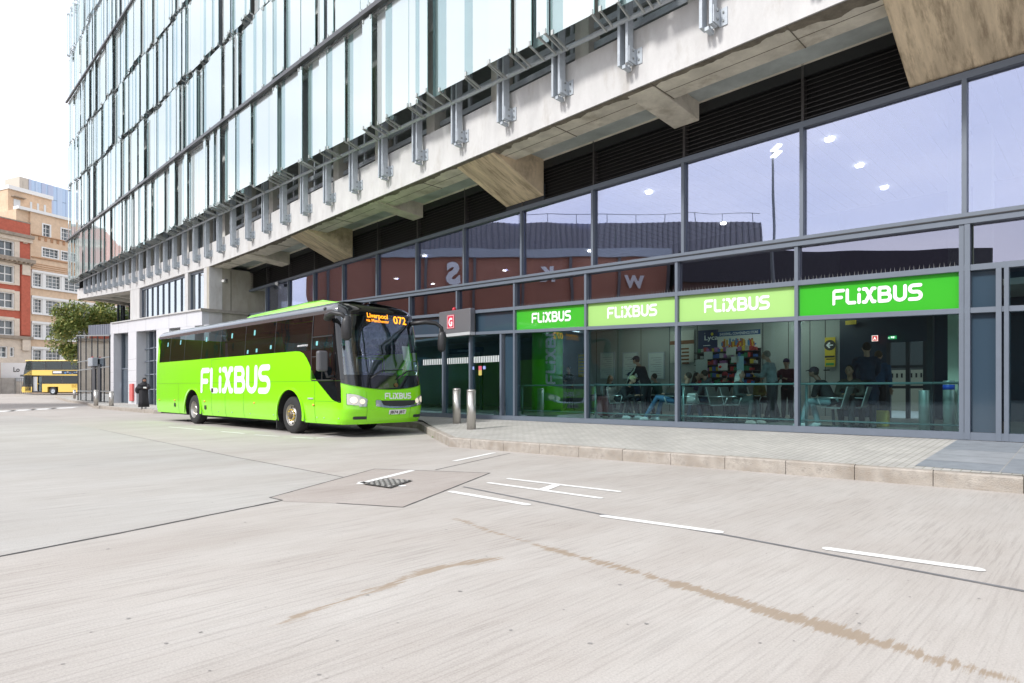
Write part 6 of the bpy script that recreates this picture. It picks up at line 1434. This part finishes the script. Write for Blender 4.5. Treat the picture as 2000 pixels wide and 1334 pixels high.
# ---- people
def skinm(): return mat('skin', (.42, .23, .16), .55)
def person(x, o, H, face, pose, lab, top, trs, shoe=(.05, .05, .05), hair=(.03, .02, .015), hairstyle='short', skin=None, lean=.1, arms='lap', headp=.2, vox=.022, pos=None, yaw=None, knee=1.0, long_coat=False, stripe=None, hood=None, cap=None, turn=0, fz=FZ):
    """face: +1 looks along +u (left in the photo), -1 right, 0 towards camera, 2 away"""
    k = H/1.75; base = pos or P.w(P.s_(x, o), o, fz)
    dirs = {1: P.u, -1: -P.u, 0: P.n, 2: -P.n}[face]; ya = yaw if yaw is not None else math.atan2(dirs.y, dirs.x)+turn
    t = thing('person', lab, 'person', base, rotz=ya); sk = mat('skin_'+str(int(x)), skin or (.42, .23, .16), .55)
    z0 = .95 if pose == 'stand' else .55
    hips = V(0, 0, z0); up = V(sin(lean), 0, cos(lean))
    B = lambda h: hips+up*h
    chest, nb = B(.36), B(.52); nk = nb+V(sin(lean+headp*.6)*.07, 0, .07); hd_ = nk+V(sin(headp)*.07+.015, 0, .115)
    side = V(0, 1, 0)
    if pose == 'stand': legs = [[hips+side*sg*.09, V(.02+.02*sg, sg*.10, .50), V(-.02-.03*sg, sg*.11, .09)] for sg in (1, -1)]
    elif pose == 'walk': legs = [[hips+side*.09, V(.18, .09, .52), V(.22, .09, .09)], [hips-side*.09, V(-.02, -.1, .50), V(-.30, -.1, .16)]]
    elif pose == 'recline': legs = [[hips+side*sg*.09, V(.52, sg*.12, .60+.04*sg), V(.78+.1*sg, sg*.12, .10)] for sg in (1, -1)]
    else: legs = [[hips+side*sg*.09+V(0, 0, .02), V(.44, sg*.13, .56), V(.44+(.12*sg if knee else 0)*knee, sg*.12, .10)] for sg in (1, -1)]
    sh = [nb+side*sg*.19-up*.06 for sg in (1, -1)]
    if arms == 'down': hands = [(s_+V(.0, sg*.05, -.30), s_+V(.06, sg*.06, -.54)) for s_, sg in zip(sh, (1, -1))]
    elif arms == 'phone': hands = [(s_+V(.10, sg*.05, -.28), s_+V(.34, -sg*.08, -.22)) for s_, sg in zip(sh, (1, -1))]
    elif arms == 'reach': hands = [(s_+V(.18, sg*.05, -.24), s_+V(.36, -sg*.05, -.42)) for s_, sg in zip(sh, (1, -1))]
    else: hands = [(s_+V(.06, sg*.07, -.28), V(.30, sg*.10, z0+.17)) for s_, sg in zip(sh, (1, -1))]
    def fin(mb, name, m, par=None, v=vox):
        for i in range(len(mb.v)): mb.v[i] = mb.v[i]*k
        o_ = mb.build(name, m, par or t)
        if v:
            r = o_.modifiers.new('remesh', 'REMESH'); r.mode = 'VOXEL'; r.voxel_size = v*k; r.use_smooth_shade = True
            s2 = o_.modifiers.new('smooth', 'SMOOTH'); s2.factor = .5; s2.iterations = 2
        return o_
    q = MB()                                                     # body: head, neck, arms, hands, legs as one surface
    q.tube([nb-up*.05, nk, hd_-V(0, 0, .03)], [.062, .052, .05], 10); q.ball(hd_, (.092, .074, .112), 14); q.ball(hd_+V(.062, 0, -.055), (.035, .04, .045), 8)
    q.ball(hd_+V(.095, 0, -.015), (.02, .013, .024), 6)
    for sg in (1, -1): q.ball(hd_+V(-.005, sg*.076, -.01), (.022, .012, .032), 6)
    q.tube([hips-up*.02, B(.2), chest, nb-up*.02], [.12, .11, .12, .07], 12)
    for (el, hn), s_, sg in zip(hands, sh, (1, -1)):
        q.tube([s_, el, hn], [.045, .038, .027], 8); d = (hn-el).normalized(); lat = d.cross(V(0, 0, 1)).normalized()
        q.tube([hn, hn+d*.045, hn+d*.09], [.026, .04, .034], 8, sq=.55)
        for f_ in range(4): c0 = hn+d*.08+lat*(f_-1.5)*.019; q.tube([c0, c0+d*.04+V(0, 0, -.008), c0+d*(.066-.006*abs(f_-1.5))+V(0, 0, -.028)], [.0115, .010, .009], 6)
        q.tube([hn+d*.03-lat*.03*sg, hn+d*.065-lat*.055*sg, hn+d*.085-lat*.055*sg], [.013, .012, .01], 6)
    for l_ in legs: q.tube([l_[0], l_[1], l_[2]], [.06, .045, .035], 8)
    fin(q, 'body', sk, v=min(vox, .016))
    q = MB()
    for sg in (1, -1): q.ball((hd_+V(.080, sg*.030, .012)), (.010, .013, .009), 6)
    fin(q, 'eyes', mat('eye', (.03, .025, .02), .2), v=0)
    q = MB(); q.tube([hips-up*.06, B(.04), B(.2), chest, B(.47), nb], [.155, .158, .145, .165, .13, .065], 14, sq=.85)
    q.tube([sh[0], sh[1]], [.075, .075], 10)
    for (el, hn), s_ in zip(hands, sh): q.tube([s_, s_.lerp(el, .5), el, el.lerp(hn, .5), hn-(hn-el).normalized()*.02], [.078, .068, .06, .052, .043], 10)
    if long_coat: q.tube([hips, hips.lerp(legs[0][1], .5)+V(0, -.12, 0), (legs[0][1]+legs[1][1])/2], [.165, .17, .18], 12)
    if hood: q.ball(nb+V(-.09, 0, .03), (.07, .11, .07), 10)
    tp = fin(q, 'jacket', mat('cloth_%s_t' % int(x*10), top, .85, var=.25, scale=9))
    if stripe:
        q = MB()
        for (el, hn), s_, sg in zip(hands, sh, (1, -1)): q.tube([s_+V(0, sg*.055, .05), s_+V(.02, sg*.075, -.05), el+V(0, sg*.055, 0), hn+V(-.03, sg*.04, 0)], .022, 6)
        fin(q, 'sleeve_stripe', mat('stripe', (.6, .58, .5), .8), tp, v=0)
    q = MB(); q.tube([hips+up*.05, hips-V(0, 0, .04)], [.148, .15], 12)
    for l_ in legs: q.tube([l_[0]-V(0, 0, .0), l_[0].lerp(l_[1], .5), l_[1], l_[1].lerp(l_[2], .5), l_[2]], [.10, .088, .07, .065, .058], 10)
    fin(q, 'trousers', mat('cloth_%s_b' % int(x*10), trs, .85, var=.2, scale=12))
    for l_ in legs: q = MB(); q.tube([V(l_[2].x-.07, l_[2].y, l_[2].z-.045), V(l_[2].x+.05, l_[2].y, l_[2].z-.04), V(l_[2].x+.17, l_[2].y, l_[2].z-.06)], [.048, .052, .034], 10, sq=.9); q.box(l_[2].x-.10, l_[2].x+.19, l_[2].y-.045, l_[2].y+.045, l_[2].z-.09, l_[2].z-.06); fin(q, 'shoe', mat('shoe_%s' % int(x*10), shoe, .6), v=.012)
    q = MB()
    if cap: q.ball(hd_+V(-.008, 0, .035), (.104, .088, .092), 12); q.tube([hd_+V(.07, 0, .045), hd_+V(.17, 0, .03)], [.07, .05], 8, sq=.15)
    else:
        q.ball(hd_+V(-.028, 0, .03), (.093, .086, .10), 12)
        if hairstyle == 'long': q.tube([hd_+V(-.05, 0, .02), hd_+V(-.08, 0, -.12), nb+V(-.09, 0, -.06)], [.085, .09, .06], 10)
        if hairstyle == 'bun': q.ball(hd_+V(-.12, 0, .05), .05, 10)
    fin(q, 'cap' if cap else 'hair', mat('hair_%s' % int(x*10), cap or hair, .8, var=.3, scale=20), v=.014)
    if cap: q = MB(); q.ball(hd_+V(-.035, 0, -.01), (.07, .08, .07), 10); fin(q, 'hair', mat('hairc_%s' % int(x*10), hair, .8), v=0)
    if arms == 'phone': q = MB(); e = (hands[0][1]+hands[1][1])/2+V(.10, 0, .03); q.box(e.x-.01, e.x, e.y-.035, e.y+.035, e.z-.05, e.z+.08); fin(q, 'phone', M_PLAST, v=0)
    return t
BLK = (.016, .016, .018); DKG = (.035, .037, .04)
person(1262, -1.6, 1.80, 1, 'stand', 'man standing in a dark jacket with pale sleeve stripes, bent over his phone', (.035, .018, .02), BLK, cap=(.02, .022, .04), lean=.42, headp=.7, arms='reach', stripe=True)
person(1208, -1.2, 1.72, -1, 'sit', 'seated passenger in black bent forward under a straw coloured hat', BLK, BLK, shoe=(.5, .5, .5), cap=(.42, .38, .20), lean=.75, headp=.8, arms='phone')
person(1247, -1.9, 1.74, 1, 'sit', 'seated passenger in a navy top and cap beside the standing man in stripes', (.03, .04, .09), DKG, shoe=(.03, .03, .03), cap=(.03, .04, .09), lean=.35, headp=.6, arms='phone')
person(1189, -5.5, 1.72, -1, 'walk', 'passenger in a dark grey coat walking past the timetable posters', DKG, BLK, hair=(.22, .14, .07), arms='down', hairstyle='long')
person(1322, -1.0, 1.70, 1, 'recline', 'passenger lying back with legs out in blue jeans and white trainers', BLK, (.07, .16, .28), shoe=(.6, .6, .6), lean=-.55, headp=-.2, arms='lap')
person(1352, -2.4, 1.66, -1, 'sit', 'seated woman with long dark hair in a purple and navy jacket', (.05, .04, .11), BLK, hairstyle='long', lean=.2, headp=.3, arms='phone')
person(1412, -3.0, 1.68, 2, 'sit', 'seated passenger in dark clothes and a red cap in front of the kiosk', (.05, .045, .045), BLK, cap=(.30, .02, .03), lean=.15)
person(1440, -1.3, 1.66, -1, 'sit', 'seated older woman with white hair in a dark flowered coat', (.035, .045, .045), (.07, .08, .08), shoe=(.5, .42, .38), hair=(.62, .60, .55), hairstyle='long', lean=.12, headp=.1, arms='lap', long_coat=True, knee=.6)
person(1509, -2.6, 1.80, 1, 'stand', 'tall grey haired man standing in a pale blue grey jacket, looking down', (.24, .30, .31), (.06, .055, .06), hair=(.26, .22, .19), lean=.16, headp=.6, arms='phone', skin=(.5, .3, .22))
person(1538, -3.4, 1.62, 0, 'stand', 'woman in a dark red cardigan and knitted hat standing behind the tall man', (.08, .015, .025), BLK, cap=(.05, .02, .07), arms='phone')
person(1625, -.95, 1.76, 1, 'sit', 'seated man in a black jacket, cap and pale blue jeans with white trainers', BLK, (.22, .32, .34), shoe=(.6, .6, .6), cap=(.03, .016, .025), lean=.5, headp=.7, arms='lap', skin=(.16, .08, .055))
person(1665, -1.5, 1.74, 0, 'sit', 'seated passenger in a dark olive coat half hidden by the standing man', (.035, .032, .025), BLK, lean=.3, headp=.4, long_coat=True, skin=(.3, .16, .1))
person(1694, -1.7, 1.82, 2, 'stand', 'man standing with his back turned in a long navy coat near the far doors', (.018, .028, .055), (.012, .013, .016), arms='reach', lean=.05, long_coat=True, turn=.5)
person(1714, -3.2, 1.72, 2, 'stand', 'passenger in a blue jacket with an orange scarf behind the man in navy', (.03, .07, .14), BLK, hair=(.10, .06, .03), arms='down')
person(1113, -5.0, 1.68, 0, 'stand', 'passenger in a dark coat standing behind the green pillar', DKG, BLK, arms='phone')
person(1290, -3.2, 1.70, 1, 'sit', 'seated passenger in a dark green coat below the right-hand timetable poster', (.03, .06, .045), BLK, hair=(.05, .03, .02), lean=.3, headp=.5, arms='phone')
person(1386, -2.0, 1.72, 1, 'sit', 'seated passenger in a grey hooded top in front of the kiosk counter', (.10, .11, .12), (.03, .04, .07), hair=(.04, .03, .02), lean=.2, headp=.4, hood=True, arms='phone')
person(1478, -3.4, 1.66, -1, 'sit', 'seated passenger in a mustard scarf and black coat right of the kiosk', (.16, .12, .03), BLK, hair=(.03, .02, .02), hairstyle='long', lean=.15, arms='lap')
seat(1290, -3.2, 1, 'perforated steel seat under the passenger in dark green'); seat(1386, -2.0, 1, 'perforated steel seat under the passenger in grey'); seat(1478, -3.4, -1, 'perforated steel seat under the passenger with the mustard scarf')
seat(1213, -1.25, -1, 'perforated steel seat under the passenger in the straw coloured hat'); seat(1246, -1.95, 1, 'perforated steel seat under the passenger in the navy cap'); seat(1352, -2.4, -1, 'perforated steel seat under the woman with long dark hair')
seat(1352, -1.0, -1, 'empty perforated steel seat holding a white bag'); seat(1413, -1.1, -1, 'empty perforated steel seat just left of the white haired woman'); seat(1440, -1.35, -1, 'perforated steel seat under the white haired woman')
seat(1412, -3.0, 1, 'perforated steel seat under the passenger in the red cap'); seat(1626, -.98, 1, 'perforated steel seat under the man in pale jeans'); seat(1665, -1.5, 1, 'perforated steel seat under the passenger in the olive coat'); seat(1322, -1.0, 1, 'perforated steel seat under the reclining passenger in jeans')
def bag(name, lab, cat, x, o, dx, do, h, m, z=FZ, handle=True):
    s_ = P.s_(x, o); p = P.w(s_, o, z); t = thing(name, lab, cat, p); q = MB(); q.box(s_-dx, s_+dx, o-do, o+do, z+(.05 if handle else 0), z+h, fr=fw); q.build('shell', m, t, bevel=.04)
    if handle:
        q = MB(); q.tube([P.w(s_-dx*.5, o, z+h-.02), P.w(s_-dx*.5, o, z+h+.35), P.w(s_+dx*.5, o, z+h+.35), P.w(s_+dx*.5, o, z+h-.02)], .012, 6); q.build('handle', M_GALV, t)
        for a_ in (-1, 1): q = MB(); q.tube([P.w(s_+a_*dx*.7, o-.02, z+.03), P.w(s_+a_*dx*.7, o+.02, z+.03)], .03, 8); q.build('wheel', M_RUB, t)
bag('suitcase', 'dark red suitcase with its handle up beside the hatted passenger', 'suitcase', 1182, -1.4, .20, .13, .62, mat('case_red', (.10, .02, .025), .4))
bag('suitcase', 'black suitcase standing behind the dark red one', 'suitcase', 1168, -2.4, .22, .14, .66, mat('case_black', (.02, .02, .022), .4))
bag('handbag', 'white handbag resting on the empty steel seat', 'bag', 1352, -.98, .13, .08, .26, mat('bag_white', (.48, .48, .46), .6), FZ+.47, False)
bag('shopping_bag', 'yellow paper shopping bag on the floor beside the man in navy', 'shopping bag', 1722, -2.2, .14, .10, .36, mat('bag_yellow', (.5, .38, .08), .7), FZ, False)
# ---- woman outside in a black abaya
Yw = 31.8; wp = V(px(280.5, 0, Yw).x, Yw, 0); wz0 = pavz(wp); wo = thing('person', 'woman in a long black robe and headscarf walking on the footway, reading her phone', 'person', (wp.x, wp.y, wz0)); OFF[wo.name] = Vector((0, 0, 0))
def ring(z, rx, ry, cx_=0, cy_=0, fold=0, n=36): return [V(cx_+(rx*(1+fold*sin(7*t+z*3)))*cos(t), cy_+(ry*(1+fold*sin(7*t+z*3)))*sin(t), z) for t in [2*pi*i/n for i in range(n)]]
def loft(rs_):
    q = MB(); n = len(rs_[0])
    for r in rs_: q.v += r
    for i in range(len(rs_)-1):
        for j in range(n): j2 = (j+1) % n; q.f.append([i*n+j, i*n+j2, (i+1)*n+j2, (i+1)*n+j]); q.m.append(0); q.sm.append(True)
    q.f.append(list(range(n))[::-1]); q.f.append([(len(rs_)-1)*n+j for j in range(n)]); q.m += [0, 0]; q.sm += [False, False]; return q
M_ROBE = mat('black_robe', (.018, .018, .022), .8)
q = MB(); q.tube([V(0, 0, .9), V(0, 0, 1.32), V(.03, -.02, 1.42), V(.04, -.03, 1.46)], [.12, .12, .055, .05], 12); q.ball(V(.05, -.04, 1.53), (.085, .08, .108), 14); q.ball(V(.11, -.085, 1.515), (.018, .018, .022), 6)
for sg in (1, -1):
    e = V(.18*sg+.02, -.10, 1.05); h_ = V(.05*sg+.12, -.26, 1.10); q.tube([V(.17*sg, 0, 1.3), e, h_], [.05, .04, .026], 8); d = (h_-e).normalized(); lat = V(0, 0, 1).cross(d)
    q.tube([h_, h_+d*.05, h_+d*.08], [.026, .038, .03], 8, sq=.6)
    for f_ in range(4): c0 = h_+d*.07+V(0, 0, 1)*(f_-1.5)*.018; q.tube([c0, c0+d*.035, c0+d*.055-lat*.02*sg], [.011, .01, .009], 6)
    q.tube([h_+d*.03, h_+d*.05+V(0, -.01, .05)], [.013, .01], 6)
    q.tube([V(.08*sg, 0, .85), V(.08*sg, -.04*sg, .45), V(.09*sg, .02*sg, .10)], [.08, .055, .035], 8)
bo = q.build('body', mat('skin_w', (.36, .19, .13), .55), wo); r = bo.modifiers.new('remesh', 'REMESH'); r.mode = 'VOXEL'; r.voxel_size = .014; r.use_smooth_shade = True
q = loft([ring(.10, .25, .20, 0, 0, .10), ring(.4, .23, .19, 0, 0, .09), ring(.8, .215, .18, 0, 0, .04), ring(1.1, .23, .17, 0, 0, .02), ring(1.30, .20, .13), ring(1.38, .10, .08)])
q.build('robe', M_ROBE, wo)
q = MB()
for sg in (1, -1): q.tube([V(.17*sg, 0, 1.30), V(.24*sg, -.06, 1.12), V(.07*sg+.12, -.21, 1.10)], [.085, .115, .075], 12)
q.ball(V(-.28, .03, 1.0), (.13, .10, .20), 12); q.build('sleeves', M_ROBE, wo)
q = loft([ring(1.18, .26, .19, 0, .0, .03), ring(1.32, .20, .15, .0, .01), ring(1.42, .11, .10, .02, .01), ring(1.50, .105, .098, .035, .01), ring(1.58, .105, .105, .04, -.012), ring(1.65, .07, .075, .04, -.02), ring(1.67, .02, .02, .04, -.02)])
q.build('headscarf', M_ROBE, wo)
q = MB(); q.box(.06, .20, -.375, -.355, 1.09, 1.17); q.build('phone', MATS['sign_white'], wo)
for sg in (1, -1): q = MB(); q.tube([V(.09*sg, .05, .05), V(.09*sg, -.17, .04)], [.045, .035], 8); q.build('shoe', M_LIGHTGREY, wo)
wo.rotation_euler = (0, 0, radians(20))
